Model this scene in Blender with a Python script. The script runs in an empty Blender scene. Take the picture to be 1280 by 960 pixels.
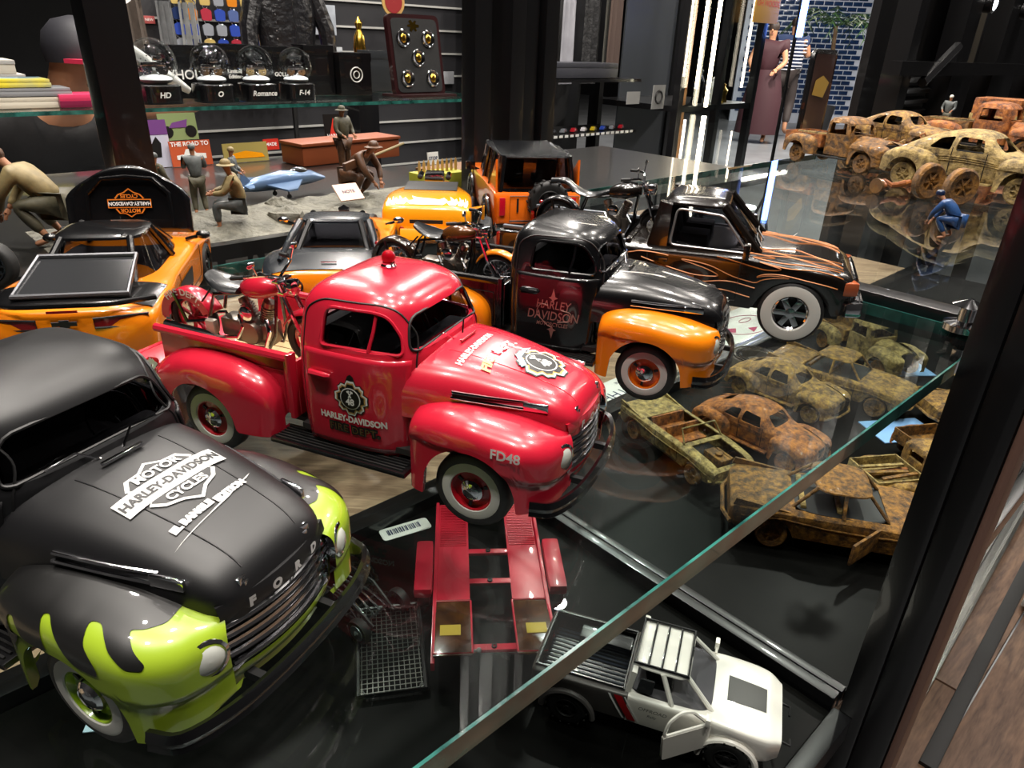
import bpy, bmesh, math, random
from math import sin, cos, pi, radians, sqrt, atan2
from mathutils import Vector, Matrix
from mathutils.geometry import delaunay_2d_cdt
random.seed(7)
C = bpy.context.scene.collection
SC = bpy.context.scene

# ---------------------------------------------------------------- camera, world, light
cam_d = bpy.data.cameras.new('camera'); cam = bpy.data.objects.new('camera', cam_d); C.objects.link(cam)
cam_d.sensor_fit = 'HORIZONTAL'; cam_d.sensor_width = 36.0; cam_d.lens = 36.0 * 878.5 / 1280.0
cam_d.clip_start = 0.01; cam_d.clip_end = 60
PITCH, ROLL = radians(26.04), radians(2.207)
cam.matrix_world = (Matrix.Translation((0, 0, 0.156)) @ Matrix.Rotation(radians(90) - PITCH, 4, 'X')
                    @ Matrix.Rotation(ROLL, 4, 'Z'))
SC.camera = cam
w = bpy.data.worlds.new('world'); SC.world = w; w.use_nodes = True
bg = w.node_tree.nodes['Background']; bg.inputs[0].default_value = (0.55, 0.6, 0.7, 1); bg.inputs[1].default_value = 0.25
SC.view_settings.view_transform = 'Standard'; SC.view_settings.look = 'None'
SC.view_settings.gamma = 1.0; SC.view_settings.use_curve_mapping = False
SC.view_settings.exposure = 0.0
SC.cycles.max_bounces = 8; SC.cycles.transparent_max_bounces = 24
SC.cycles.caustics_reflective = False; SC.cycles.caustics_refractive = False
SC.cycles.sample_clamp_indirect = 4.0

A1 = radians(43.7)
E1 = Vector((cos(A1), sin(A1), 0)); NN = Vector((sin(A1), -cos(A1), 0))   # cabinet run, and out of its front
def en(e, n, z=0.0): return E1 * e + NN * n + Vector((0, 0, z))

# ---------------------------------------------------------------- materials
MATS = {}
def srgb(c):
    if isinstance(c, str):
        c = tuple(int(c[i:i+2], 16) / 255 for i in (0, 2, 4))
    return tuple((x / 12.92 if x <= .04045 else ((x + .055) / 1.055) ** 2.4) for x in c) + (1,)
def mat(name, col='808080', rough=.5, metal=0., coat=0., emit=0., noise=0., nscale=300., bump=0., spec=.5, col2=None):
    if name in MATS: return MATS[name]
    m = bpy.data.materials.new(name); m.use_nodes = True; MATS[name] = m
    nt = m.node_tree; b = nt.nodes['Principled BSDF']
    b.inputs['Base Color'].default_value = srgb(col); b.inputs['Roughness'].default_value = rough
    b.inputs['Metallic'].default_value = metal; b.inputs['Coat Weight'].default_value = coat
    b.inputs['Coat Roughness'].default_value = .04; b.inputs['Specular IOR Level'].default_value = spec
    if emit: b.inputs['Emission Color'].default_value = srgb(col); b.inputs['Emission Strength'].default_value = emit
    tc = nt.nodes.new('ShaderNodeTexCoord'); nz = nt.nodes.new('ShaderNodeTexNoise')
    nz.inputs['Scale'].default_value = nscale; nz.inputs['Detail'].default_value = 6
    nt.links.new(tc.outputs['Object'], nz.inputs['Vector'])
    if noise or col2:
        mx = nt.nodes.new('ShaderNodeMix'); mx.data_type = 'RGBA'
        mx.inputs[6].default_value = srgb(col)
        c2 = srgb(col2) if col2 else tuple(v * (1 - noise) for v in srgb(col)[:3]) + (1,)
        mx.inputs[7].default_value = c2
        rp = nt.nodes.new('ShaderNodeMapRange'); rp.inputs[1].default_value = .35; rp.inputs[2].default_value = .65
        nt.links.new(nz.outputs[0], rp.inputs[0]); nt.links.new(rp.outputs[0], mx.inputs[0])
        nt.links.new(mx.outputs[2], b.inputs['Base Color'])
    else:
        mr = nt.nodes.new('ShaderNodeMapRange'); mr.inputs[3].default_value = rough * .9; mr.inputs[4].default_value = min(1, rough * 1.12)
        nt.links.new(nz.outputs[0], mr.inputs[0]); nt.links.new(mr.outputs[0], b.inputs['Roughness'])
    if bump:
        bp = nt.nodes.new('ShaderNodeBump'); bp.inputs['Strength'].default_value = bump; bp.inputs['Distance'].default_value = .02
        nt.links.new(nz.outputs[0], bp.inputs['Height']); nt.links.new(bp.outputs[0], b.inputs['Normal'])
    return m
def glassmat(name, tint=(1, 1, 1), ior=1.45, rough=0.0, dirt=0.0):
    if name in MATS: return MATS[name]
    m = bpy.data.materials.new(name); m.use_nodes = True; MATS[name] = m
    nt = m.node_tree; nt.nodes.clear(); o = nt.nodes.new('ShaderNodeOutputMaterial')
    t = nt.nodes.new('ShaderNodeBsdfTransparent'); t.inputs[0].default_value = tuple(tint) + (1,)
    g = nt.nodes.new('ShaderNodeBsdfGlossy'); g.inputs['Roughness'].default_value = rough
    ge = nt.nodes.new('ShaderNodeNewGeometry'); dp = nt.nodes.new('ShaderNodeVectorMath'); dp.operation = 'DOT_PRODUCT'
    nt.links.new(ge.outputs['Normal'], dp.inputs[0]); nt.links.new(ge.outputs['Incoming'], dp.inputs[1])
    def mth(op, *v):
        n = nt.nodes.new('ShaderNodeMath'); n.operation = op
        for i, x in enumerate(v):
            if isinstance(x, (int, float)): n.inputs[i].default_value = x
            else: nt.links.new(x, n.inputs[i])
        return n.outputs[0]
    f0 = ((ior - 1) / (ior + 1)) ** 2
    sch = mth('MULTIPLY_ADD', mth('POWER', mth('SUBTRACT', 1.0, mth('ABSOLUTE', dp.outputs['Value'])), 5.0), 1 - f0, f0)
    mx = nt.nodes.new('ShaderNodeMixShader')
    nt.links.new(sch, mx.inputs[0]); nt.links.new(t.outputs[0], mx.inputs[1]); nt.links.new(g.outputs[0], mx.inputs[2])
    out = mx
    if dirt:
        d = nt.nodes.new('ShaderNodeBsdfDiffuse'); d.inputs[0].default_value = (.5, .5, .5, 1)
        tc = nt.nodes.new('ShaderNodeTexCoord'); nz = nt.nodes.new('ShaderNodeTexNoise'); nz.inputs['Scale'].default_value = 9; nz.inputs['Detail'].default_value = 8
        mr = nt.nodes.new('ShaderNodeMapRange'); mr.inputs[1].default_value = .45; mr.inputs[2].default_value = .8; mr.inputs[4].default_value = dirt
        nt.links.new(tc.outputs['Object'], nz.inputs['Vector']); nt.links.new(nz.outputs[0], mr.inputs[0])
        m2 = nt.nodes.new('ShaderNodeMixShader'); nt.links.new(mr.outputs[0], m2.inputs[0])
        nt.links.new(mx.outputs[0], m2.inputs[1]); nt.links.new(d.outputs[0], m2.inputs[2]); out = m2
    nt.links.new(out.outputs[0], o.inputs[0])
    return m
def woodmat(name, c1, c2, scale=6., stretch=(1, 12, 1), rough=.5, rot=0.):
    if name in MATS: return MATS[name]
    m = bpy.data.materials.new(name); m.use_nodes = True; MATS[name] = m
    nt = m.node_tree; b = nt.nodes['Principled BSDF']; b.inputs['Roughness'].default_value = rough
    tc = nt.nodes.new('ShaderNodeTexCoord'); mp = nt.nodes.new('ShaderNodeMapping'); mp.inputs['Scale'].default_value = stretch
    mp.inputs['Rotation'].default_value = (0, 0, rot)
    n1 = nt.nodes.new('ShaderNodeTexNoise'); n1.inputs['Scale'].default_value = scale; n1.inputs['Detail'].default_value = 10; n1.inputs['Distortion'].default_value = 1.2
    n2 = nt.nodes.new('ShaderNodeTexNoise'); n2.inputs['Scale'].default_value = scale * 7; n2.inputs['Detail'].default_value = 6
    nt.links.new(tc.outputs['Object'], mp.inputs[0]); nt.links.new(mp.outputs[0], n1.inputs['Vector']); nt.links.new(mp.outputs[0], n2.inputs['Vector'])
    ad = nt.nodes.new('ShaderNodeMath'); ad.operation = 'MULTIPLY_ADD'; ad.inputs[1].default_value = .45
    nt.links.new(n2.outputs[0], ad.inputs[0]); nt.links.new(n1.outputs[0], ad.inputs[2])
    cr = nt.nodes.new('ShaderNodeValToRGB'); cr.color_ramp.elements[0].position = .5; cr.color_ramp.elements[1].position = .95
    cr.color_ramp.elements[0].color = srgb(c2); cr.color_ramp.elements[1].color = srgb(c1)
    nt.links.new(ad.outputs[0], cr.inputs[0]); nt.links.new(cr.outputs[0], b.inputs['Base Color'])
    return m
def rustmat(name, a='5a3a1c', b_='b5803a', c_='2a1a10', scale=14.):
    if name in MATS: return MATS[name]
    m = bpy.data.materials.new(name); m.use_nodes = True; MATS[name] = m
    nt = m.node_tree; b = nt.nodes['Principled BSDF']; b.inputs['Roughness'].default_value = .55
    b.inputs['Coat Weight'].default_value = .15
    tc = nt.nodes.new('ShaderNodeTexCoord'); n1 = nt.nodes.new('ShaderNodeTexNoise'); n1.inputs['Scale'].default_value = scale / 5; n1.inputs['Detail'].default_value = 12; n1.inputs['Roughness'].default_value = .72
    nt.links.new(tc.outputs['Object'], n1.inputs['Vector'])
    cr = nt.nodes.new('ShaderNodeValToRGB'); e = cr.color_ramp.elements
    e[0].position = .35; e[0].color = srgb(c_); e[1].position = .68; e[1].color = srgb(b_)
    x = e.new(.46); x.color = srgb(a)
    nt.links.new(n1.outputs[0], cr.inputs[0]); nt.links.new(cr.outputs[0], b.inputs['Base Color'])
    bp = nt.nodes.new('ShaderNodeBump'); bp.inputs['Strength'].default_value = .5; bp.inputs['Distance'].default_value = .02
    nt.links.new(n1.outputs[0], bp.inputs['Height']); nt.links.new(bp.outputs[0], b.inputs['Normal'])
    return m
CHROME = mat('chrome', 'e6e6ea', .08, 1.0)
BLACKP = mat('black_paint', '0a0a0c', .25, 0, 1.0)
RUBBER = mat('rubber', '141414', .6)
DARK = mat('dark_plastic', '0d0d0e', .5)
WHITE = mat('white_print', 'f0f0ee', .5)
FRAME = mat('frame_black', '0b0b0d', .32, 0, .4)
CARGLASS = glassmat('car_glass', (.35, .35, .38), 1.5)

# ---------------------------------------------------------------- mesh builder
class MB:
    def __init__(s): s.v = []; s.f = []
    def add(s, vs, fs):
        o = len(s.v); s.v += [tuple(v) for v in vs]; s.f += [tuple(i + o for i in f) for f in fs]; return s
    def box(s, c, d, rz=0., ry=0., rx=0., bev=0.):
        M = Matrix.Rotation(rz, 3, 'Z') @ Matrix.Rotation(ry, 3, 'Y') @ Matrix.Rotation(rx, 3, 'X')
        hx, hy, hz = d[0] / 2, d[1] / 2, d[2] / 2; c = Vector(c)
        if not bev:
            P = [(x * hx, y * hy, z * hz) for z in (-1, 1) for y in (-1, 1) for x in (-1, 1)]
            return s.add([c + M @ Vector(p) for p in P], [(0, 2, 3, 1), (4, 5, 7, 6), (0, 1, 5, 4), (2, 6, 7, 3), (0, 4, 6, 2), (1, 3, 7, 5)])
        b = min(bev, hx * .9, hy * .9, hz * .9)
        bm = bmesh.new(); bmesh.ops.create_cube(bm, size=1)
        for v in bm.verts: v.co = Vector((v.co.x * d[0], v.co.y * d[1], v.co.z * d[2]))
        bmesh.ops.bevel(bm, geom=list(bm.edges), offset=b, segments=2, profile=.7, affect='EDGES')
        bm.verts.index_update()
        s.add([c + M @ v.co for v in bm.verts], [[v.index for v in f.verts] for f in bm.faces]); bm.free(); return s
    def tube(s, pts, r, n=8, closed=False, caps=True, flat=1.0):
        pts = [Vector(p) for p in pts]; R = r if isinstance(r, (list, tuple)) else [r] * len(pts)
        N = len(pts); rings = []; up = None
        for i in range(N):
            a = pts[(i - 1) % N] if (closed or i > 0) else pts[i]; b = pts[(i + 1) % N] if (closed or i < N - 1) else pts[i]
            t = (b - a).normalized() if (b - a).length > 1e-9 else Vector((0, 0, 1))
            if up is None: up = Vector((0, 0, 1)) if abs(t.z) < .9 else Vector((1, 0, 0))
            x = t.cross(up)
            if x.length < 1e-6: x = t.orthogonal()
            x.normalize(); y = x.cross(t).normalized(); up = y
            rings.append([pts[i] + (x * cos(2 * pi * k / n) + y * sin(2 * pi * k / n) * flat) * R[i] for k in range(n)])
        return s.rings(rings, closed, caps)
    def rings(s, rings, closed=False, caps=True):
        n = len(rings[0]); o = len(s.v)
        for r in rings: s.v += [tuple(p) for p in r]
        L = len(rings)
        for i in range(L if closed else L - 1):
            j = (i + 1) % L
            for k in range(n):
                m = (k + 1) % n; s.f.append((o + i * n + k, o + i * n + m, o + j * n + m, o + j * n + k))
        if caps and not closed:
            s.f.append(tuple(o + k for k in range(n))[::-1]); s.f.append(tuple(o + (L - 1) * n + k for k in range(n)))
        return s
    def grid(s, rows):
        n = len(rows[0]); o = len(s.v)
        for r in rows: s.v += [tuple(p) for p in r]
        for i in range(len(rows) - 1):
            for k in range(n - 1):
                s.f.append((o + i * n + k, o + i * n + k + 1, o + (i + 1) * n + k + 1, o + (i + 1) * n + k))
        return s
    def lathe(s, prof, c=(0, 0, 0), axis='z', n=24, rot=None, caps=False):
        c = Vector(c); rings = []
        for r, h in prof:
            ring = []
            for k in range(n):
                a = 2 * pi * k / n; p = Vector((r * cos(a), r * sin(a), h))
                if axis == 'y': p = Vector((p.x, p.z, -p.y))
                if axis == 'x': p = Vector((p.z, p.x, p.y))
                if rot: p = rot @ p
                ring.append(c + p)
            rings.append(ring)
        return s.rings(rings, caps=caps)
    def ball(s, c, r, n=12, sc=(1, 1, 1)):
        c = Vector(c); m = max(6, n // 2)
        return s.rings([[c + Vector((r * sc[0] * max(sin(pi * i / m), 1e-3) * cos(2 * pi * k / n), r * sc[1] * max(sin(pi * i / m), 1e-3) * sin(2 * pi * k / n), -r * sc[2] * cos(pi * i / m))) for k in range(n)] for i in range(m + 1)])
    def prism(s, poly, y0, y1, plane='xz'):
        n = len(poly)
        def P(a, b, h):
            return (a, h, b) if plane == 'xz' else ((h, a, b) if plane == 'yz' else (a, b, h))
        s.add([P(a, b, y0) for a, b in poly] + [P(a, b, y1) for a, b in poly],
              [tuple(range(n))[::-1], tuple(range(n, 2 * n))] + [(i, (i + 1) % n, n + (i + 1) % n, n + i) for i in range(n)])
        return s
    def tf(s, M):
        s.v = [tuple(M @ Vector(v)) for v in s.v]; return s
    def mirror_y(s):
        n = len(s.v); s.v += [(x, -y, z) for x, y, z in s.v]; s.f += [tuple(i + n for i in f)[::-1] for f in s.f]; return s
    def mesh(s, name, ang=35, fix=True):
        me = bpy.data.meshes.new(name); me.from_pydata(s.v, [], s.f); me.validate()
        if fix:
            bm = bmesh.new(); bm.from_mesh(me); bmesh.ops.remove_doubles(bm, verts=bm.verts, dist=1e-6)
            bmesh.ops.recalc_face_normals(bm, faces=bm.faces); bm.to_mesh(me); bm.free()
        me.shade_smooth(); me.set_sharp_from_angle(angle=radians(ang)); return me
def fillet(pts, r=.1, n=4):
    out = []; N = len(pts)
    for i in range(N):
        p = Vector(pts[i]); a = Vector(pts[i - 1]); b = Vector(pts[(i + 1) % N]); ri = r[i] if isinstance(r, (list, tuple)) else r
        da = (a - p); db = (b - p); la = min(ri, da.length * .45); lb = min(ri, db.length * .45)
        A = p + da.normalized() * la; B = p + db.normalized() * lb
        for k in range(n + 1):
            t = k / n; out.append(tuple((A * (1 - t) ** 2 + p * 2 * t * (1 - t) + B * t * t)))
    return out
def obj(name, mb, m, parent=None, ang=35, loc=None, rot=None):
    me = mb.mesh(name, ang) if isinstance(mb, MB) else mb
    if m is not None:
        me.materials.clear(); me.materials.append(m)
    o = bpy.data.objects.new(name, me); C.objects.link(o)
    if parent: o.parent = parent
    if loc is not None: o.location = loc
    if rot is not None: o.rotation_euler = rot
    return o
def tag(o, label, cat, group=None):
    o['label'] = label; o['category'] = cat
    if group: o['group'] = group
    return o
def thing(name, label, cat, loc=(0, 0, 0), rz=0., k=1., group=None):
    o = bpy.data.objects.new(name, None); C.objects.link(o); o.empty_display_size = .01
    o.location = loc; o.rotation_euler = (0, 0, rz); o.scale = (k, k, k); return tag(o, label, cat, group)
def struct(name, mb, m, parent=None, loc=None, rot=None):
    o = obj(name, mb, m, parent, loc=loc, rot=rot)
    if not parent: o['kind'] = 'structure'
    return o
def dup(root, loc=None, rz=None, label=None, group=None, k=None):
    r = root.copy(); C.objects.link(r)
    if loc is not None: r.location = loc
    if rz is not None: r.rotation_euler = (0, 0, rz)
    if k is not None: r.scale = (k, k, k)
    if label: r['label'] = label
    if group: r['group'] = group
    for ch in list(root.children):
        c = ch.copy(); C.objects.link(c); c.parent = r
        for g in list(ch.children):
            d = g.copy(); C.objects.link(d); d.parent = c
    return r
def ev_mesh(o):
    dg = bpy.context.evaluated_depsgraph_get(); dg.update()
    return bpy.data.meshes.new_from_object(o.evaluated_get(dg))
def boolcut(mb, cutters, solid=0., ang=35):
    a = obj('tmp', mb, None); tmp = [a]
    if solid:
        md = a.modifiers.new('s', 'SOLIDIFY'); md.thickness = solid; md.offset = -1
    for c in cutters:
        b = obj('tmpc', c, None); tmp.append(b); md = a.modifiers.new('b', 'BOOLEAN'); md.object = b; md.operation = 'DIFFERENCE'; md.solver = 'EXACT'
    me = ev_mesh(a)
    for t in tmp: bpy.data.objects.remove(t)
    me.shade_smooth(); me.set_sharp_from_angle(angle=radians(ang))
    t = bpy.data.objects.new('tmpw', me); C.objects.link(t); md = t.modifiers.new('w', 'WEIGHTED_NORMAL'); md.keep_sharp = True; md.weight = 80
    m2 = ev_mesh(t); bpy.data.objects.remove(t); return m2
def interp(x, xs, ys):
    if x <= xs[0]: return ys[0]
    for i in range(1, len(xs)):
        if x <= xs[i]:
            t = (x - xs[i-1]) / (xs[i] - xs[i-1]); 
            # smooth (Catmull) interpolation
            y0 = ys[max(i-2, 0)]; y1 = ys[i-1]; y2 = ys[i]; y3 = ys[min(i+1, len(ys)-1)]
            x0 = xs[max(i-2, 0)]; x3 = xs[min(i+1, len(xs)-1)]; h = xs[i] - xs[i-1]
            m1 = (y2 - y0) / max(xs[i] - x0, 1e-9); m2 = (y3 - y1) / max(x3 - xs[i-1], 1e-9)
            return (2*t**3-3*t*t+1)*y1 + (t**3-2*t*t+t)*h*m1 + (-2*t**3+3*t*t)*y2 + (t**3-t*t)*h*m2
    return ys[-1]
def lin(a, b, n): return [a + (b - a) * i / (n - 1) for i in range(n)]
def textmesh(txt, size=1., font_shear=0., bold=0., spacing=1.):
    cu = bpy.data.curves.new('t', 'FONT'); cu.body = txt; cu.size = size; cu.align_x = 'CENTER'; cu.align_y = 'CENTER'
    cu.shear = font_shear; cu.offset = bold; cu.space_character = spacing; cu.resolution_u = 3
    o = bpy.data.objects.new('t', cu); C.objects.link(o); me = ev_mesh(o); bpy.data.objects.remove(o)
    vs = [tuple(v.co) for v in me.vertices]; fs = [tuple(p.vertices) for p in me.polygons]; bpy.data.meshes.remove(me)
    return vs, fs
def drape_text(mb, txt, size, fn, at=(0, 0), rot=0., sx=1., **kw):
    vs, fs = textmesh(txt, size, **kw); c, s_ = cos(rot), sin(rot)
    bm = bmesh.new(); V = [bm.verts.new((at[0] + (x * c * sx - y * s_), at[1] + (x * s_ * sx + y * c), 0)) for x, y, z in vs]
    for f in fs:
        try: bm.faces.new([V[i] for i in f])
        except ValueError: pass
    bmesh.ops.triangulate(bm, faces=bm.faces); bm.verts.index_update()
    mb.add([fn(v.co.x, v.co.y) for v in bm.verts], [[v.index for v in f.verts] for f in bm.faces]); bm.free()
def drape_poly(mb, poly, fn, step):
    P = []; N = len(poly)
    for i in range(N):
        a = Vector(poly[i][:2]); b = Vector(poly[(i + 1) % N][:2]); k = max(1, int((b - a).length / step))
        P += [a + (b - a) * j / k for j in range(k)]
    xs = [p.x for p in P]; ys = [p.y for p in P]; n = len(P)
    def inside(x, y):
        c = False; j = n - 1
        for i in range(n):
            if (P[i].y > y) != (P[j].y > y) and x < (P[j].x - P[i].x) * (y - P[i].y) / (P[j].y - P[i].y) + P[i].x: c = not c
            j = i
        return c
    G = []; x = min(xs) + step / 2
    while x < max(xs):
        y = min(ys) + step / 2
        while y < max(ys):
            if inside(x, y): G.append(Vector((x, y)))
            y += step
        x += step
    vo, _, fo, *_r = delaunay_2d_cdt(P + G, [], [list(range(n))], 1, 1e-7)
    mb.add([fn(v.x, v.y) for v in vo], fo)
def circle(cx, cy, r, n=20, ry=None):
    return [(cx + r * cos(2 * pi * i / n), cy + (ry or r) * sin(2 * pi * i / n)) for i in range(n)]
# ---------------------------------------------------------------- wheels
def wheel(parent, c, side, r=.36, w_=.2, rimr=.2, white=None, rim=None, cap=CHROME, kind='cap', name='wheel', tread=False, rz=0.):
    """side=+1 outer face towards +y"""
    t = MB(); h = w_ / 2; s = side
    prof = [(rimr, -h * .8 * s), (r * .80, -h * s), (r * .95, -h * .85 * s), (r, -h * .5 * s), (r, h * .5 * s), (r * .95, h * .85 * s), (r * .80, h * s), (rimr, h * .85 * s)]
    t.lathe(prof, (0, 0, 0), 'y', 36)
    if tread:
        for k in range(28):
            a = 2 * pi * k / 28; t.box((cos(a) * r, (.25 if k % 2 else -.25) * w_, sin(a) * r), (r * .09, w_ * .55, r * .07), ry=-a + pi / 2)
    o = obj(name, t, RUBBER, parent, ang=50, loc=c, rot=(0, 0, rz))
    if white:
        obj('whitewall', MB().lathe([(rimr * 1.0, h * .9 * s), (rimr * 1.05, h * 1.03 * s), (white * .93, h * 1.04 * s), (white, h * .99 * s)], (0, 0, 0), 'y', 36), WHITEWALL, o)
    m = MB()
    if kind == 'cap':
        m.lathe([(rimr * 1.04, h * .95 * s), (rimr * .97, h * .95 * s), (rimr * .9, h * .5 * s), (rimr * .55, h * .55 * s), (rimr * .5, h * .6 * s), (.001, h * .6 * s)], (0, 0, 0), 'y', 32)
        obj('rim', m, rim or CHROME, o)
        obj('hubcap', MB().lathe([(rimr * .58, h * .55 * s), (rimr * .56, h * .85 * s), (rimr * .42, h * 1.05 * s), (rimr * .4, h * 1.0 * s), (rimr * .25, h * 1.15 * s), (.001, h * 1.2 * s)], (0, 0, 0), 'y', 20), cap, o)
        b = MB()
        for k in range(3):
            a = 2 * pi * k / 3 + .4; b.box((cos(a) * rimr * .76, h * .56 * s, sin(a) * rimr * .76), (.05, .02, .03), ry=-a)
        obj('rim_slots', b, DARK, o)
    else:
        m.lathe([(rimr * 1.04, h * .9 * s), (rimr * .97, h * .98 * s), (rimr * .88, h * .8 * s), (rimr * .86, -h * .3 * s)], (0, 0, 0), 'y', 32)
        ns = {'five': 5, 'six': 6, 'ten': 10}.get(kind, 6)
        for k in range(ns):
            a = 2 * pi * k / ns; m.box((cos(a) * rimr * .5, h * .7 * s, sin(a) * rimr * .5), (rimr * .85, .025, rimr * (.34 if ns < 8 else .14)), ry=-a, bev=.008)
        m.lathe([(rimr * .3, h * .6 * s), (rimr * .28, h * .95 * s), (.001, h * 1.0 * s)], (0, 0, 0), 'y', 16)
        obj('rim', m, rim or CHROME, o)
        obj('rim_back', MB().lathe([(rimr * .9, h * .1 * s), (.001, h * .1 * s)], (0, 0, 0), 'y', 20), DARK, o)
    return o
WHITEWALL = mat('whitewall', 'd2d2cc', .5)

# ---------------------------------------------------------------- fender with wheel arch
def se(a, n): return abs(a) ** (2. / n)
def arch_z(x, xc, R, zb, zc=.36):
    d = abs(x - xc)
    return max(zb, zc + sqrt(R * R - d * d)) if d < R else zb
class Fender:
    def __init__(s, st, xc, R, n=2.6, step=.02, crease=True):
        s.st = st; s.xc = xc; s.R = R; s.n = n; s.cr = crease; s.step = step
        s.K = len(st)
    def key(s, u):
        ks = list(range(s.K)); return [interp(u * (s.K - 1), ks, [q[i] for q in s.st]) for i in range(8)]
    def pt(s, u, t, off=0.):
        """u along, t 0..1 (top) ..2 (side)"""
        ox, oy, ix, iy, zt, zs, zb, zc = s.key(u)
        if s.R: zb = arch_z(ox, s.xc, s.R, zb)
        zs = max(zs, zb + .04)
        if t <= 1:
            a = t * pi / 2; h = se(sin(a), s.n); v = se(cos(a), s.n)
            x, y, z = ix + (ox - ix) * h, iy + (oy - iy) * h, zs + (zt - zs) * v
            nx, ny, nz = (ox - ix) * .3 * h, (oy - iy) * h, (zt - zs) * v + .0001
        else:
            q = t - 1; z = zs + (zb - zs) * q; ins = 0
            if s.cr and z < zc: ins = s.step * min(1, (zc - z) / .015)
            dx, dy = ox - ix, oy - iy; L = sqrt(dx * dx + dy * dy) or 1
            x, y = ox - dx / L * ins, oy - dy / L * ins
            nx, ny, nz = dx, dy, 0
        L = sqrt(nx * nx + ny * ny + nz * nz) or 1
        return (x + nx / L * off, y + ny / L * off, z + nz / L * off)
    def build(s, nu=70, lip=True):
        us = lin(0, 1, nu); ts = lin(0, 1, 15) + lin(1, 2, 22)[1:]
        rows = [[s.pt(u, t) for t in ts] for u in us]
        # folded lip
        for r in rows:
            x, y, z = r[-1]; r.append((x, y - .03, z + .0)); r.append((x, y - .06, z + .05))
        m = MB().grid(rows); m.mirror_y(); return m
def polysurf_tube(mb, pts, r, n=6, closed=False): return mb.tube(pts, r, n, closed=closed)

# ---------------------------------------------------------------- 1948 step-side pickup
FF_ST = [  # outer x,y, inner x,y, top z, side z, bottom z, crease z
    (.82, .80, .80, .52, .84, .72, .26, .80),
    (.86, .88, .82, .52, .97, .78, .25, .80),
    (.98, .93, .92, .52, 1.04, .82, .25, .80),
    (1.15, .955, 1.12, .50, 1.085, .83, .28, .80),
    (1.35, .965, 1.33, .48, 1.09, .83, .30, .80),
    (1.55, .965, 1.52, .45, 1.075, .82, .30, .72),
    (1.75, .955, 1.70, .42, 1.05, .80, .30, .66),
    (1.92, .93, 1.85, .40, 1.02, .78, .30, .63),
    (2.05, .86, 1.94, .38, .99, .76, .32, .61),
    (2.14, .76, 2.0, .36, .965, .74, .34, .60),
    (2.19, .64, 2.04, .36, .945, .74, .37, .60),
    (2.215, .54, 2.08, .36, .93, .74, .39, .60),
    (2.225, .48, 2.10, .36, .92, .76, .40, .60)]
RF_ST = [
    (-.60, .76, -.60, .70, .56, .52, .40, .2),
    (-.63, .88, -.62, .70, .78, .62, .38, .2),
    (-.74, .95, -.72, .70, .93, .70, .38, .2),
    (-.95, .985, -.95, .70, 1.03, .76, .38, .2),
    (-1.2, .995, -1.2, .70, 1.065, .78, .38, .2),
    (-1.45, .995, -1.45, .70, 1.07, .78, .38, .2),
    (-1.7, .985, -1.7, .70, 1.04, .76, .38, .2),
    (-1.93, .96, -1.93, .70, .96, .72, .38, .2),
    (-2.09, .90, -2.09, .70, .82, .66, .40, .2),
    (-2.15, .80, -2.14, .70, .62, .56, .42, .2),
    (-2.155, .74, -2.15, .70, .52, .48, .43, .2)]
FFEN = Fender(FF_ST, 1.45, .44); RFEN = Fender(RF_ST, -1.45, .44, crease=False)
CZ = [.40, .60, .90, 1.20, 1.34, 1.40, 1.55, 1.70, 1.78, 1.85, 1.90, 1.935, 1.955]
CR = [-.40, -.42, -.43, -.43, -.43, -.43, -.42, -.40, -.37, -.32, -.25, -.16, -.02]
CF = [.84, .86, .88, .88, .87, .86, .80, .735, .69, .61, .50, .35, .17]
CW = [.79, .81, .82, .81, .795, .785, .745, .70, .665, .60, .50, .36, .16]
def cab_ring(z):
    return interp(z, CZ, CR), interp(z, CZ, CF), interp(z, CZ, CW)
def cab_y(x, z):
    xr, xf, w_ = cab_ring(z); cx = xr + (xf - xr) * .40
    p = 3.6 if x > cx else 5.5
    a = (xf - cx) if x > cx else (cx - xr)
    q = min(abs((x - cx) / a), .9999); return w_ * (1 - q ** p) ** (1 / p)
def cab_shell(n=64):
    zs = []; 
    for i in range(len(CZ) - 1): zs += lin(CZ[i], CZ[i+1], 4)[:-1]
    zs.append(CZ[-1]); rings = []
    for z in zs:
        xr, xf, w_ = cab_ring(z); cx = xr + (xf - xr) * .40; ring = []
        for k in range(n):
            a = 2 * pi * k / n; c, s_ = cos(a), sin(a); p = 3.6 if c > 0 else 5.5; A = (xf - cx) if c > 0 else (cx - xr)
            ring.append((cx + A * math.copysign(abs(c) ** (2 / p), c), w_ * math.copysign(abs(s_) ** (2 / p), s_), z))
        rings.append(ring)
    m = MB().rings(rings, caps=False)
    top = rings[-1]; o = len(m.v); m.v.append((.05, 0, 1.960)); base = (len(rings) - 1) * n
    for k in range(n): m.f.append((base + k, base + (k + 1) % n, o))
    return m
HX = [.70, 1.0, 1.2, 1.45, 1.7, 1.9, 2.03, 2.12, 2.18, 2.21]
HWd = [.735, .70, .665, .62, .57, .53, .495, .455, .40, .33]
HT = [1.405, 1.40, 1.385, 1.345, 1.295, 1.245, 1.20, 1.145, 1.08, 1.02]
def hood_z(x, y, off=0.):
    w_ = interp(x, HX, HWd); zt = interp(x, HX, HT); q = min(abs(y) / w_, .999)
    return .97 + off + (zt - .97) * (1 - q ** 3.0) ** (1 / 3.0)
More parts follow.
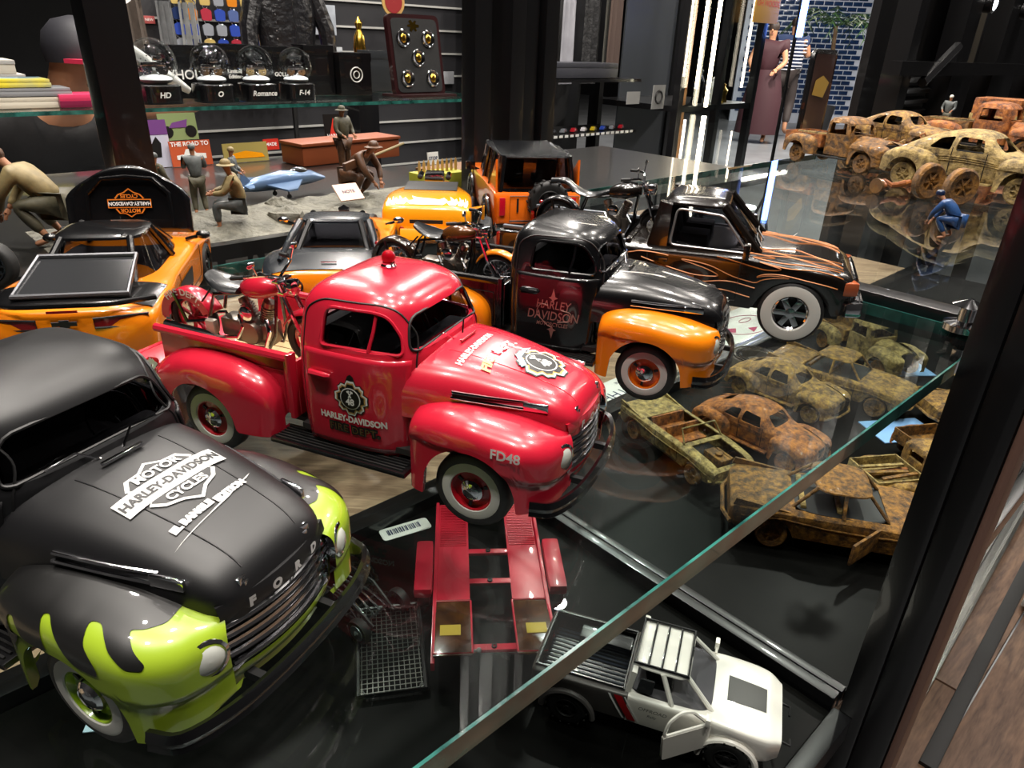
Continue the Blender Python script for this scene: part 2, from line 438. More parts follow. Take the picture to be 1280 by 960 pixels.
def hood_mesh():
    rows = []
    for x in lin(.70, 2.21, 40):
        w_ = interp(x, HX, HWd); zt = interp(x, HX, HT); r = []
        for k in range(33):
            a = pi * k / 32; c, s_ = cos(a), sin(a)
            r.append((x, w_ * math.copysign(abs(c) ** (2 / 3.0), c), .97 + (zt - .97) * s_ ** (2 / 3.0)))
        r = [(x, w_, .86)] + r + [(x, -w_, .86)]
        rows.append(r)
    m = MB().grid(rows); m.f.append(tuple(len(rows[0]) * 39 + k for k in range(len(rows[0]))))
    return m
def nose_x(y, z=0.): return 2.235 - .10 * (y / .5) ** 2 * 1.0
WIN = fillet([(-.08, 1.42), (.70, 1.42), (.665, 1.56), (.55, 1.72), (.42, 1.76), (-.06, 1.75)], [.05, .05, .04, .12, .12, .09], 4)
WS = fillet([(-.60, 1.44), (.60, 1.44), (.60, 1.50), (.50, 1.725), (-.50, 1.725), (-.60, 1.50)], [.06, .06, .1, .12, .12, .1], 4)
RW = fillet([(-.42, 1.48), (.42, 1.48), (.40, 1.70), (-.40, 1.70)], .1, 4)
_cache = {}
def once(k, f):
    if k not in _cache: _cache[k] = f()
    return _cache[k]
def cab_mesh():
    side = MB().prism(WIN, -1.2, 1.2); ws = MB().prism(WS, .3, 1.3, 'yz'); rw = MB().prism(RW, -1, -.2, 'yz')
    return boolcut(cab_shell(), [side, ws, rw], solid=.045)
def pickup48(label, x, y, hd, paint, fpaint, rimm, bumper, bed_floor, board, group=None, hoodpaint=None, run=None, tail=0.):
    T = thing('model_pickup_truck', label, 'model truck', (x, y, .0005), radians(hd), .04, group)
    P = lambda n, mb, m, par=T, ang=35: obj(n, mb, m, par, ang)
    P('cab', once('cab', cab_mesh).copy(), paint)
    P('hood', once('hood', lambda: hood_mesh().mesh('hood')).copy(), hoodpaint or paint)
    P('front_fenders', once('ff', lambda: FFEN.build(90).mesh('ff', 50)).copy(), fpaint)
    P('rear_fenders', once('rf', lambda: RFEN.build(90).mesh('rf', 50)).copy(), fpaint)
    # glass
    g = MB()
    for s in (-1, 1):
        g.grid([[(xx, s * (cab_y(xx, zz) - .03), zz) for xx in lin(-.12, min(.73, interp(zz, CZ, CF) - .10), 8)] for zz in lin(1.40, 1.765, 6)])
    def wx(yv, zz):
        lo, hi = 0.2, interp(zz, CZ, CF) - .0001
        for _ in range(24):
            mid = (lo + hi) / 2
            if cab_y(mid, zz) > abs(yv): lo = mid
            else: hi = mid
        return lo
    g.grid([[(wx(yv, zz) - .06, yv, zz) for yv in lin(-.61, .61, 17)] for zz in lin(1.42, 1.735, 5)])
    P('window_glass', g, CARGLASS)
    seal = MB().tube([(wx(a, b) + .004, a, b) for a, b in WS], .013, 6, closed=True)
    P('windshield_seal', seal, DARK if paint is not BLACKP else CHROME)
    for s in (-1, 1):
        v = MB(); v.tube([(.40, s * (cab_y(.40, 1.42) - .01), 1.42), (.43, s * (cab_y(.43, 1.6) - .01), 1.6), (.43, s * (cab_y(.43, 1.77) - .01), 1.77)], .016, 6)
        P('vent_bar', v, paint)

    # wipers
    wv = MB()
    for y0, s in ((-.08, -1), (.08, 1)):
        wv.tube([(.89, y0, 1.40), (wx(y0 + s * .12, 1.5) + .02, y0 + s * .12, 1.49), (wx(y0 + s * .3, 1.47) + .02, y0 + s * .32, 1.475)], .008, 5)
    P('wipers', wv, CHROME)
    # interior
    i = MB().box((-.12, 0, .95), (.45, 1.35, .22), bev=.05).box((-.30, 0, 1.22), (.14, 1.35, .5), bev=.05).box((.58, 0, 1.25), (.2, 1.2, .2), bev=.05)
    i.box((.2, 0, .5), (1.2, 1.5, .06))
    P('interior', i, once('interior', lambda: mat('interior', '1a1716', .7)))
    P('steering_wheel', MB().lathe([(.19, -.01), (.20, 0), (.19, .012), (.18, 0)], (.42, .38, 1.36), 'x', 20, Matrix.Rotation(-.5, 3, 'Y')).tube([(.42, .38, 1.36), (.62, .38, 1.2)], .015), DARK)
    # doors: raised skins
    for s in (-1, 1):
        xs = lin(-.25, .76, 24)
        def dy(xx, zz): return cab_y(xx, zz) + .012
        rows = [[(xx, s * dy(xx, zz), zz) for xx in xs] for zz in lin(.46, 1.375, 20)]
        m = MB().grid(rows)
        d = obj('door', m, paint, T)
        md = d.modifiers.new('s', 'SOLIDIFY'); md.thickness = .02; md.offset = 0
        loop = [(xx, s * (cab_y(xx, zz) + .003), zz) for xx, zz in fillet([(-.275, .43), (.785, .43), (.785, 1.42), (.74, 1.58), (.60, 1.77), (.45, 1.815), (-.12, 1.80), (-.275, 1.70)], .08, 4)]
        lp = []
        for a, b in zip(loop, loop[1:] + loop[:1]):
            for k in range(4):
                xx = a[0] + (b[0] - a[0]) * k / 4; zz = a[2] + (b[2] - a[2]) * k / 4; lp.append((xx, s * (cab_y(xx, zz) + .001), zz))
        obj('door_seam', MB().tube(lp, .009, 5, closed=True), DARK, d)
        fr = []
        wl = [WIN[k] for k in range(len(WIN))]
        obj('window_rim', MB().tube([(xx, s * (cab_y(xx, zz) + .006), zz) for xx, zz in wl], .016, 6, closed=True), paint, d)
        obj('door_handle', MB().tube([(-.17, s * (cab_y(-.17, 1.2) + .03), 1.16), (-.15, s * (cab_y(-.15, 1.2) + .06), 1.165), (.02, s * (cab_y(0, 1.2) + .065), 1.165), (.05, s * (cab_y(.05, 1.2) + .05), 1.16)], [.03, .034, .03, .02], 8), paint, d)
        hb = MB()
        for zz in (.62, 1.2): hb.tube([(.79, s * (cab_y(.79, zz) + .02), zz - .04), (.79, s * (cab_y(.79, zz) + .02), zz + .04)], .022, 8)
        obj('hinge', hb, paint, d)
    # cowl
    P('cowl_vent', MB().box((.99, -.0, 1.425), (.03, .30, .02), bev=.008), CHROME if hoodpaint is not None else paint)
    # hood seams
    hs = MB()
    for yv in (-.30, .30):
        hs.tube([(xx, yv * interp(xx, [.8, 2.2], [1.05, .75]), hood_z(xx, yv * interp(xx, [.8, 2.2], [1.05, .75]), -.003)) for xx in lin(.95, 2.14, 20)], .007, 5)
    P('hood_crease', hs, hoodpaint or paint)
    # chrome spears
    for s in (-1, 1):
        sp = MB()
        def hy(xx, zz): 
            w_ = interp(xx, HX, HWd); zt = interp(xx, HX, HT); q = max(0, min(1, (zz - .97) / (zt - .97))); return w_ * (1 - q ** 3) ** (1 / 3)
        for dz in (.0, .045):
            sp.tube([(xx, s * (hy(xx, 1.125 + dz) + .012), 1.125 + dz - (xx - 1.2) * .035) for xx in lin(1.16, 1.78 if dz == 0 else 1.80, 8)], .014, 6)
        sp.box((1.88, s * (hy(1.88, 1.12) + .01), 1.125), (.22, .03, .075), rz=-s * .2, bev=.02)
        P('chrome_spear', sp, CHROME)
        bd = MB().box((2.145, s * .235, 1.035), (.05, .15, .11), rz=-s * .28, bev=.02).box((2.165, s * .235, 1.035), (.045, .09, .05), rz=-s * .28, bev=.015)
        P('nose_badge', bd, CHROME)
    # nose band with letters
    nb = MB().grid([[(nose_x(yv) + .02 * (1 - abs(zz - .93) / .07), yv, zz) for zz in (.86, .875, .93, .985, 1.0)] for yv in lin(-.46, .46, 16)])
    nb.grid([[(nose_x(yv) - .0, yv, 1.0), (2.10, yv * .95, .985)] for yv in lin(-.46, .46, 16)])
    P('nose_band', nb, hoodpaint or paint)
    for chx, yv in zip('FORD', (-.27, -.09, .09, .27)):
        l = MB(); drape_text(l, chx, .085, lambda a, b, yv=yv: (nose_x(yv + a) + .028, yv + a, .935 + b), bold=.006)
        P('letter', l, once('sil', lambda: mat('silver_letter', 'd8d8d8', .35, .3)))
    # grille
    gb = MB().grid([[(nose_x(yv) - .09, yv, zz) for zz in (.48, .88)] for yv in lin(-.5, .5, 12)])
    P('grille_backing', gb, DARK)
    for k in range(5):
        z0 = .545 + k * .073; half = .42 + k * .012
        g = MB().tube([(nose_x(yv) - .005, yv, z0 + .012 * (yv / .5) ** 2) for yv in lin(-half, half, 17)], .026, 8, flat=.85)
        P('grille_bar', g, CHROME)
    fr = [(nose_x(yv), yv, zz) for yv, zz in fillet([(-.47, .52), (.47, .52), (.50, .86), (-.50, .86)], .06, 4)]
    P('grille_frame', MB().tube(fr, .022, 6, closed=True), CHROME)
    ch = MB().grid([[(nose_x(yv) + .0 - (0.03 if zz < .44 else 0) + (.012 if zz > .47 else 0), yv, zz) for zz in (.36, .40, .44, .48, .515)] for yv in lin(-.49, .49, 14)])
    P('front_apron', ch, fpaint)
    for s in (-1, 1):
        hl = thing_part(T, 'headlight', (2.135, s * .575, .75), -s * -.32 * -1)
        hl.rotation_euler = (0, radians(-6), s * .36)
        me = MB().lathe([(.125, -.06), (.13, .03), (.125, .055), (.105, .062), (.1, .05)], (0, 0, 0), 'x', 24)
        hl.data = me.mesh('headlight'); hl.data.materials.append(CHROME)
        obj('lens', MB().lathe([(.105, .05), (.08, .07), (.03, .08), (.001, .082)], (0, 0, 0), 'x', 20), once('lens', lambda: mat('lens', 'c9ccc4', .15, 0, 1)), hl)
    # bumper
    bp = [(2.02 + .0, .93), (2.20, .86), (2.31, .6), (2.35, .3), (2.36, 0)]
    pts = [(a, b) for a, b in bp] + [(a, -b) for a, b in bp[::-1][1:]]
    sm = []
    for u in lin(0, len(pts) - 1, 33):
        ks = list(range(len(pts))); sm.append((interp(u, ks, [p[0] for p in pts]), interp(u, ks, [p[1] for p in pts])))
    rings = []
    for k, (a, b) in enumerate(sm):
        p0 = Vector(sm[max(k-1, 0)]); p1 = Vector(sm[min(k+1, 32)]); t = (p1 - p0).normalized(); nx, ny = -t.y, t.x
        if nx < 0: nx, ny = -nx, -ny
        prof = [(-.035, -.06), (.0, -.075), (.02, -.055), (.008, -.02), (.02, .02), (.008, .05), (.0, .075), (-.035, .06)]
        rings.append([(a + nx * d, b + ny * d, .40 + e) for d, e in prof])
    P('front_bumper', MB().rings(rings), bumper, ang=30)
    br = MB()
    for s in (-1, 1): br.box((2.2, s * .33, .40), (.24, .05, .06))
    P('bumper_bracket', br, DARK)
    # running boards
    for s in (-1, 1):
        P('running_board', MB().box((.10, s * .80, .385), (1.48, .30, .05), bev=.015), run or BLACKP)
        rb = MB()
        for k in range(6): rb.box((.10, s * (.70 + k * .042), .415), (1.40, .016, .016))
        P('tread_strips', rb, once('trd', lambda: mat('tread', '3a3a3a', .3, .6)))
    # bed
    bedm = MB()
    for s in (-1, 1):
        bedm.box((-1.29, s * .70, .86), (1.66, .04, .56), bev=.01)
        bedm.tube([(-2.15, s * .73, 1.175), (-.46, s * .73, 1.175)], .045, 8)
        bedm.box((-.54, s * .725, .86), (.05, .03, .55), bev=.01).box((-.475, s * .74, .90), (.05, .10, .66), bev=.01)
        bedm.tube([(-1.0, s * .725, .62), (-1.0, s * .725, 1.02), (-.58, s * .725, 1.02), (-.58, s * .725, .62)], .008, 4)
    bedm.box((-.46, 0, .86), (.04, 1.4, .56), bev=.01)
    P('cargo_bed', bedm, paint)
    tg = MB().box((0, 0, .28), (.04, 1.40, .54), bev=.01).tube([(0, -.68, .56), (0, .68, .56)], .035, 8).tube([(-.025, -.55, .1), (-.025, .55, .1), (-.025, .55, .42), (-.025, -.55, .42)], .012, 5, closed=True)
    tg.tf(Matrix.Translation((-2.14, 0, .63)) @ Matrix.Rotation(-tail, 4, 'Y'))
    P('tailgate', tg, paint)
    bf = MB()
    for k in range(8): bf.box((-1.29, -.60 + k * .171, .66), (1.64, .155, .03))
    P('bed_floor', bf, bed_floor)
    P('chassis', MB().box((0, 0, .42), (3.9, .75, .12)).tube([(1.45, -.75, .36), (1.45, .75, .36)], .05).tube([(-1.45, -.75, .36), (-1.45, .75, .36)], .05).box((.0, 0, .5), (1.2, 1.3, .05)).box((1.45, 0, .72), (1.1, .8, .3)), DARK)
    for s in (-1, 1):
        P('tail_lamp', MB().lathe([(.05, .08), (.055, 0), (.02, -.03)], (-2.18, s * .80, .80), 'x', 14, Matrix.Rotation(pi, 3, 'Z')).tube([(-2.1, s * .74, .74), (-2.17, s * .80, .8)], .02), once('tl', lambda: mat('tail_red', '8a0a10', .15, 0, 1)))
        P('rear_bumper_end', MB().box((-2.2, s * .72, .50), (.07, .36, .12), bev=.03).ball((-2.22, s * .86, .62), .07, 12), CHROME)
        for xw in (1.45, -1.45):
            wheel(T, (xw, s * .765, .36), s, .365, .20, .19, .278, rimm)
    return T
def thing_part(parent, name, loc, rz=0.):
    me = bpy.data.meshes.new(name); o = bpy.data.objects.new(name, me); C.objects.link(o); o.parent = parent; o.location = loc; return o
# ---------------------------------------------------------------- general car body
class Body(Fender):
    """stations: (x, half width, top z, shoulder z, bottom z)"""
    def __init__(s, st, arches, n=3.4):
        s.sts = st; s.arches = arches; s.n = n; s.xs = [q[0] for q in st]
    def val(s, x, i): return interp(x, s.xs, [q[i] for q in s.sts])
    def pt(s, x, t, off=0.):
        w_, zt, zs, zb = (s.val(x, i) for i in (1, 2, 3, 4))
        for xc, R in s.arches: zb = max(zb, arch_z(x, xc, R, zb, .30))
        zs = max(zs, zb + .03)
        if t <= 1:
            a = t * pi / 2; h = se(sin(a), s.n); v = se(cos(a), s.n); y, z = w_ * h, zs + (zt - zs) * v
            ny, nz = h, v
        else:
            q = t - 1; z = zs + (zb - zs) * q; y = w_ - .05 * q * q; ny, nz = 1, 0
        L = sqrt(ny * ny + nz * nz); return (x, y + off * ny / L, z + off * nz / L)
    def build(s, nu=90, nt=13, cap=True):
        us = lin(s.xs[0], s.xs[-1], nu); ts = lin(0, 1, nt) + lin(1, 2, 9)[1:]
        rows = [[s.pt(u, t) for t in ts] for u in us]
        for r in rows:
            x, y, z = r[-1]; r.append((x, y - .05, z + .01))
        m = MB().grid(rows)
        if cap:
            for r in (rows[0], rows[-1]):
                m.add(r + [(r[0][0], 0, r[-1][2])], [tuple(range(len(r) + 1))])
        m.mirror_y(); return m
def rrect(x0, x1, w_, z, n=40, p=4.5, pf=None):
    cx = (x0 + x1) / 2; A = (x1 - x0) / 2; r = []
    for k in range(n):
        a = 2 * pi * k / n; c, s_ = cos(a), sin(a)
        r.append((cx + A * math.copysign(abs(c) ** (2 / p), c), w_ * math.copysign(abs(s_) ** (2 / p), s_), z))
    return r
def greenhouse(T, base, top, zb, zt, roofm, pillm, glass=CARGLASS, crown=.06, mids=(), p=4.5, bow=0., rear_glass=None, pw=.045, inner=True):
    """base/top = (rear x, front x, half width)"""
    if glass:
        rings = []
        for t in lin(0, 1, 6):
            b = [base[i] + (top[i] - base[i]) * t for i in range(3)]
            rings.append(rrect(b[0] + .02, b[1] - .02, b[2] - .02 + bow * sin(pi * t), zb + (zt - zb) * t, p=p))
        obj('window_glass', MB().rings(rings, caps=False), glass, T)
    r = MB(); tx0, tx1, tw = top; L = tx1 - tx0
    rings = [rrect(tx0 + .03, tx1 - .03, tw - .03, zt - .03, p=p), rrect(tx0 - .02, tx1 + .02, tw + .01, zt - .02, p=p), rrect(tx0 - .01, tx1 + .01, tw + .005, zt + .012, p=p)]
    for f, c in ((.93, .45), (.8, .72), (.55, .92), (.25, 1.), (.02, 1.01)):
        cx = (tx0 + tx1) / 2; rings.append(rrect(cx - L / 2 * f, cx + L / 2 * f, tw * f, zt + .012 + crown * c, p=p * (.6 + .4 * f)))
    r.rings(rings); obj('roof', r, roofm, T)
    pos = [('windshield_pillar', 1, 0), ('rear_pillar', 0, 0)] + [('door_pillar', m, 1) for m in mids]
    for nm, f, mid in pos:
        for s in (-1, 1):
            k = .80 if p > 4 else .72
            def P(t):
                b = [base[i] + (top[i] - base[i]) * t for i in range(3)]; cx = (b[0] + b[1]) / 2; A = (b[1] - b[0]) / 2
                if mid: x = b[0] + (b[1] - b[0]) * f; y = b[2]
                else: a = .62 if f else pi - .62; x = cx + A * math.copysign(abs(cos(a)) ** (2 / p), cos(a)) ; y = b[2] * abs(sin(a)) ** (2 / p)
                return (x, s * (y + bow * sin(pi * t)), zb + (zt - zb) * t)
            obj(nm, MB().tube([P(t) for t in lin(-.02, 1, 6)], pw, 8), pillm, T)
    obj('cabin_floor', MB().rings([rrect(base[0] + .03, base[1] - .03, base[2] - .03, zb + z, p=p) for z in (-.05, .012)]), DARK, T)
    if inner and zt - zb > .55:
        cx = (base[0] + base[1]) / 2
        zb += .18
        i = MB().box((cx - .1, 0, zb - .25), (base[1] - base[0] - .3, base[2] * 1.7, .1))
        for s in (-1, 1): i.box((cx - .25, s * .36, zb - .1), (.5, .46, .16), bev=.04).box((cx - .5, s * .36, zb + .08), (.12, .44, .5), ry=-.2, bev=.04)
        obj('interior', i, once('interior', lambda: mat('interior', '1a1716', .7)), T)
def pan(T, x0, x1, w_, z=.32):
    obj('underbody', MB().box(((x0 + x1) / 2, 0, z), (x1 - x0, w_ * 2, .16)).box(((x0 + x1) / 2, 0, z + .2), (x1 - x0 - .2, w_ * 2 - .35, .3)), DARK, T)
def panel_on(B, x0, x1, t0, t1, off, s=1, nx=16, nt=8):
    return MB().grid([[(lambda q: (q[0], s * q[1], q[2]))(B.pt(x, t, off)) for x in lin(x0, x1, nx)] for t in lin(t0, t1, nt)])
def seam_on(B, pts, s=1, r=.008, off=.0, dens=5, closed=False):
    P = []
    pp = pts + ([pts[0]] if closed else [])
    for a, b in zip(pp, pp[1:]):
        for k in range(dens):
            x = a[0] + (b[0] - a[0]) * k / dens; t = a[1] + (b[1] - a[1]) * k / dens; q = B.pt(x, t, off); P.append((q[0], s * q[1], q[2]))
    if not closed: q = B.pt(*pts[-1], off); P.append((q[0], s * q[1], q[2]))
    return MB().tube(P, r, 5, closed=closed)
def car_root(name, label, cat, loc, hd, k=.04, group=None):
    return thing(name, label, cat, (loc[0], loc[1], (loc[2] if len(loc) > 2 else 0) + .0005), radians(hd), k, group)

# ---------------------------------------------------------------- orange muscle coupe seen from behind, bonnet up
def muscle_coupe():
    T = car_root('model_sports_coupe', 'orange and black coupe seen from behind with its black bonnet raised', 'model car', (-.229, .390), 104)
    st = [(-2.36, .60, .62, .50, .36), (-2.30, .84, .86, .62, .30), (-2.15, .93, .93, .72, .26), (-1.8, .965, .97, .80, .26), (-1.35, .99, .98, .82, .24),
          (-.7, .94, .95, .80, .22), (.2, .93, .93, .78, .22), (.9, .95, .96, .80, .22), (1.4, .97, .90, .76, .24), (2.0, .93, .80, .66, .26), (2.3, .82, .68, .56, .30), (2.38, .60, .55, .46, .34)]
    B = Body(st, [(1.42, .42), (-1.42, .43)], 3.6)
    body = MB(); m = B.build(110); obj('body', m, ORG, T, 45); pan(T, -2.2, 2.2, .80)
    greenhouse(T, (-1.55, .95, .74), (-.75, .25, .54), .93, 1.36, BLACKP, BLACKP, crown=.04, mids=(.62,), p=4)
    # black deck and rear hatch frame
    obj('rear_deck', panel_on(B, -2.12, -1.45, 0, .72, .012, 1).mirror_y(), BLACKP, T)
    hg = MB().grid([[(-1.98 + a * .85, b * (.60 - .06 * a), 1.00 + .23 * a) for b in lin(-1, 1, 9)] for a in lin(0, 1, 4)])
    obj('hatch_glass', hg, mat('hatch_glass', '2b2c2e', .12, .0, 1), T)
    obj('hatch_frame', MB().tube([(-1.98, -.62, 1.0), (-1.13, -.56, 1.24), (-1.13, .56, 1.24), (-1.98, .62, 1.0)], .04, 8, closed=True), mat('satin_grey', '55565a', .3, .5), T)
    lip = MB().tube([(interp(abs(y), [0, .5, .93], [-2.34, -2.30, -2.05]), y, 1.0 - .03 * (y / .93) ** 2) for y in lin(-.93, .93, 21)], .035, 8)
    obj('spoiler', lip, BLACKP, T)
    for s in (-1, 1):
        obj('tail_light', MB().grid([[(-2.345 + .28 * max(0, a - .35) ** 1.5, s * a, z) for a in lin(.30, .86, 8)] for z in (.72, .83)]), mat('tail_red', '8a0a10', .15, 0, 1), T)
        obj('tail_light_rim', MB().tube([(-2.35 + .28 * max(0, a - .35) ** 1.5, s * a, z) for a, z in ((.30, .72), (.6, .715), (.86, .73), (.87, .84), (.6, .84), (.30, .83))], .014, 5, closed=True), DARK, T)
        d = obj('mirror', MB().ball((.75, s * 1.06, 1.02), .11, 12, (.8, 1, .6)).tube([(.75, s * .8, .95), (.75, s * 1.0, 1.0)], .03), BLACKP, T)
        obj('side_scoop', panel_on(B, -.9, .2, 1.15, 1.6, .012, s), DARK, T)
        obj('door_seam', seam_on(B, [(.85, .95), (.85, 1.8), (-.5, 1.8), (-.7, .95)], s), DARK, T)
        for xw in (1.42, -1.42): wheel(T, (xw, s * .84, .36), s, .36, .24, .27, None, BLACKP, kind='five')
    obj('brake_light', MB().box((-2.36, 0, .93), (.02, .32, .025)), mat('tail_red'), T)
    bt = MB().prism([(-.13, -.025), (-.05, -.025), (-.05, -.045), (.05, -.045), (.05, -.025), (.13, -.025), (.13, .025), (.05, .025), (.05, .045), (-.05, .045), (-.05, .025), (-.13, .025)], 0, .02, 'yz')
    bt.v = [(x - 2.385, y, z + .79) for x, y, z in bt.v]; obj('badge', bt, DARK, T)
    # raised bonnet
    rows = []
    for a in lin(0, 1, 13):
        w_ = .88 * (1 - .0 * a) * (1 - max(0, a - .55) ** 2 * 1.5); rows.append([(1.05 + .22 * a + .10 * (1 - (y * y)) , y * w_ * (1 - .28 * max(0, a - .6)), .98 + .98 * a * (1 - .18 * y * y * a)) for y in lin(-1, 1, 17)])
    h = MB().grid(rows); o = obj('raised_bonnet', h, BLACKP, T); md = o.modifiers.new('s', 'SOLIDIFY'); md.thickness = .05
    ri = MB().tube([(1.04 + .22 * a, y * .60, .98 + .98 * a) for a, y in ((.1, -1), (.6, -.95), (.82, -.6), (.85, 0), (.82, .6), (.6, .95), (.1, 1))], .03, 6)
    obj('bonnet_ribs', ri, BLACKP, T)
    def fn(a, b): # print seen from behind, upside down
        return (1.12 + .22 * .45 + b * -.22 - .01 + .0 - .07 * 0, a, 1.44 + b * -1.0)
    fx = lambda a, b: (fnx(a, b), a, 1.42 - b)
    def fnx(a, b): z = 1.42 - b; t = (z - .98) / .98; return 1.05 + .22 * t + .10 * (1 - (a / .85) ** 2) - .055 - .02
    shield_emblem(o, lambda a, b: fx(a, b), .62, ORGP, WHITE, BLACKP, 'bonnet_emblem')
    return T
def shield_emblem(par, fn, size, out, inner, back, name, solid=False):
    """bar and shield: outline, bar and words; a to the right, b up"""
    s = size / 1.0
    f = lambda d: (lambda a, b: tuple(Vector(fn(a, b)) + Vector(N0(fn, a, b)) * d))
    def poly(P, m, d, nm): q = MB(); drape_poly(q, [(x * s, y * s) for x, y in P], f(d), .05 * s + .02); obj(nm, q, m, par)
    sh = [(-.30, .10), (-.34, .13), (-.26, .24), (-.12, .25), (0, .33), (.12, .25), (.26, .24), (.34, .13), (.30, .10), (.30, -.10), (.34, -.13), (.26, -.22), (.12, -.27), (0, -.36), (-.12, -.27), (-.26, -.22), (-.34, -.13), (-.30, -.10)]
    poly([(x, y) for x, y in sh], out, .002, name)
    poly([(x * .90, y * .90) for x, y in sh], back, .004, 'emblem_field')
    poly([(-.5, -.105), (.5, -.105), (.5, .105), (-.5, .105)], out, .006, 'emblem_bar')
    if not solid: poly([(-.475, -.08), (.475, -.08), (.475, .08), (-.475, .08)], back, .008, 'emblem_bar_field')
    for tx, y, sz, m in (('HARLEY-DAVIDSON', 0, .118, inner), ('MOTOR', .165, .125, out), ('CYCLES', -.175, .115, out)):
        q = MB(); drape_text(q, tx, sz * s, f(.010), (0, y * s), bold=.004 * s, sx=1.0 if y else .92); obj('lettering', q, m, par)
def N0(fn, a, b):
    e = 1e-3; p = Vector(fn(a, b)); n = (Vector(fn(a + e, b)) - p).cross(Vector(fn(a, b + e)) - p); return n.normalized() if n.length > 0 else Vector((0, 0, 1))

# ---------------------------------------------------------------- orange targa sports car
def targa():
    T = car_root('model_sports_car', 'orange sports car with black roof and black rear deck behind red fire truck', 'model car', (-.119, .463), 99)
    st = [(-2.18, .55, .62, .50, .34), (-2.14, .80, .84, .60, .28), (-2.0, .90, .90, .72, .25), (-1.6, .97, .94, .78, .24), (-1.2, .98, .95, .80, .24), (-.5, .88, .88, .74, .22), (.5, .86, .86, .72, .22), (1.2, .93, .88, .74, .24), (1.7, .90, .78, .62, .26), (2.1, .76, .58, .46, .28), (2.2, .5, .48, .4, .3)]
    B = Body(st, [(1.35, .41), (-1.3, .42)], 3.2); obj('body', B.build(100), ORG, T, 45); pan(T, -2.0, 2.0, .78)
    greenhouse(T, (-1.25, .75, .70), (-.55, .10, .52), .90, 1.22, SATB, BLACKP, crown=.04, mids=(), p=4, pw=.055)
    obj('rear_deck', panel_on(B, -2.06, -1.0, 0, .80, .014, 1).mirror_y(), SATB, T)
    for s in (-1, 1):
        obj('buttress', MB().tube([(-.55, s * .54, 1.22), (-1.0, s * .62, 1.10), (-1.75, s * .70, .95)], [.06, .055, .03], 8), SATB, T)
        for yy in (.42, .68):
            t = obj('tail_light', MB().lathe([(.075, 0), (.07, .03), (.001, .035)], (0, 0, 0), 'x', 20, Matrix.Rotation(pi, 3, 'Z')), mat('tail_red'), T, loc=(-2.15 if yy < .5 else -2.12, s * yy, .70), rot=(0, 0, -s * .25))
            obj('light_ring', MB().lathe([(.085, 0), (.095, .02), (.08, .035)], (0, 0, 0), 'x', 20, Matrix.Rotation(pi, 3, 'Z')), DARK, t)
        obj('mirror', MB().ball((.62, s * .98, .98), .10, 12, (.7, 1, .6)).tube([(.62, s * .75, .9), (.62, s * .95, .96)], .025), CHROME, T)
        for xw in (1.35, -1.3): wheel(T, (xw, s * .82, .34), s, .34, .24, .24, None, CHROME, kind='five')
    obj('deck_badge', MB().box((-1.85, 0, .955), (.03, .22, .01)), CHROME, T)
    obj('bonnet_ornament', MB().prism([(x * .2, y * .2) for x, y in ((-.5, .3), (0, .6), (.5, .3), (.4, -.3), (0, -.6), (-.4, -.3))], .9, .93, 'yz').tf(Matrix.Translation((.3, 0, 1.0))), CHROME, T)
    obj('plate', MB().box((-2.19, 0, .62), (.02, .36, .13)), DARK, T)
    return T

# ---------------------------------------------------------------- hot rod
def hot_rod():
    T = car_root('model_hot_rod', 'open orange hot rod with white flames on its boot lid', 'model car', (-.072, .590), 93)
    st = [(-1.72, .66, .76, .55, .45), (-1.66, .80, 1.02, .70, .42), (-1.45, .84, 1.10, .84, .42), (-1.0, .84, 1.15, .92, .42), (-.5, .80, 1.15, .95, .42), (.4, .62, 1.08, .90, .42), (1.3, .36, 1.02, .86, .45), (1.5, .32, 1.0, .84, .45)]
    B = Body(st, [], 5); obj('body', B.build(60), YORG, T, 40)
    obj('cockpit', MB().box((-.05, 0, 1.14), (.95, 1.05, .05), bev=.02), DARK, T)
    obj('boot_slot', MB().box((-1.705, 0, .80), (.03, .62, .07), bev=.01), DARK, T)
    obj('rear_apron', MB().box((-1.80, 0, .55), (.25, .95, .22), ry=.5, bev=.03), YORG, T)
    fl = MB(); 
    fn = lambda a, b: (lambda q: (q[0], q[1] if a >= 0 else -q[1], q[2]))(B.pt(-1.35 + b, min(.9, abs(a) / .62 * .62), .008))
    for k in range(7):
        x = (k - 3) * .16; drape_poly(fl, [(x - .05, -.22), (x + .05, -.22), (x + .09, -.05), (x + .03, .02), (x + .05, .26), (x - .02, .05), (x - .05, .16), (x - .09, -.02)], fn, .05)
    obj('flame_print', fl, WHITE, T)
    for s in (-1, 1):
        wheel(T, (-1.35, s * 1.10, .42), s, .42, .26, .22, None, CHROME, kind='cap')
        wheel(T, (1.35, s * .78, .34), s, .34, .16, .2, None, CHROME, kind='cap')
        obj('tail_light', MB().lathe([(.05, 0), (.04, .03), (.001, .035)], (-1.73, s * .46, .66), 'x', 14, Matrix.Rotation(pi, 3, 'Z')), mat('tail_red'), T)
        if s < 0: obj('side_bracket', MB().tube([(-1.5, s * .80, 1.0), (-1.45, s * 1.05, 1.06), (-1.45, s * 1.05, .62), (-1.5, s * .75, .6)], .04, 6), YORG, T)
    obj('axle', MB().tube([(-1.35, -1.05, .42), (-1.35, 1.05, .42)], .05).tube([(1.35, -.75, .34), (1.35, .75, .34)], .03).box((0, 0, .42), (3.1, .5, .1)), DARK, T)
    obj('engine', MB().box((.9, 0, 1.15), (.5, .4, .25), bev=.04).tube([(.7, .3, 1.2), (1.1, .3, 1.2)], .06).tube([(.7, -.3, 1.2), (1.1, -.3, 1.2)], .06), CHROME, T)
    return T

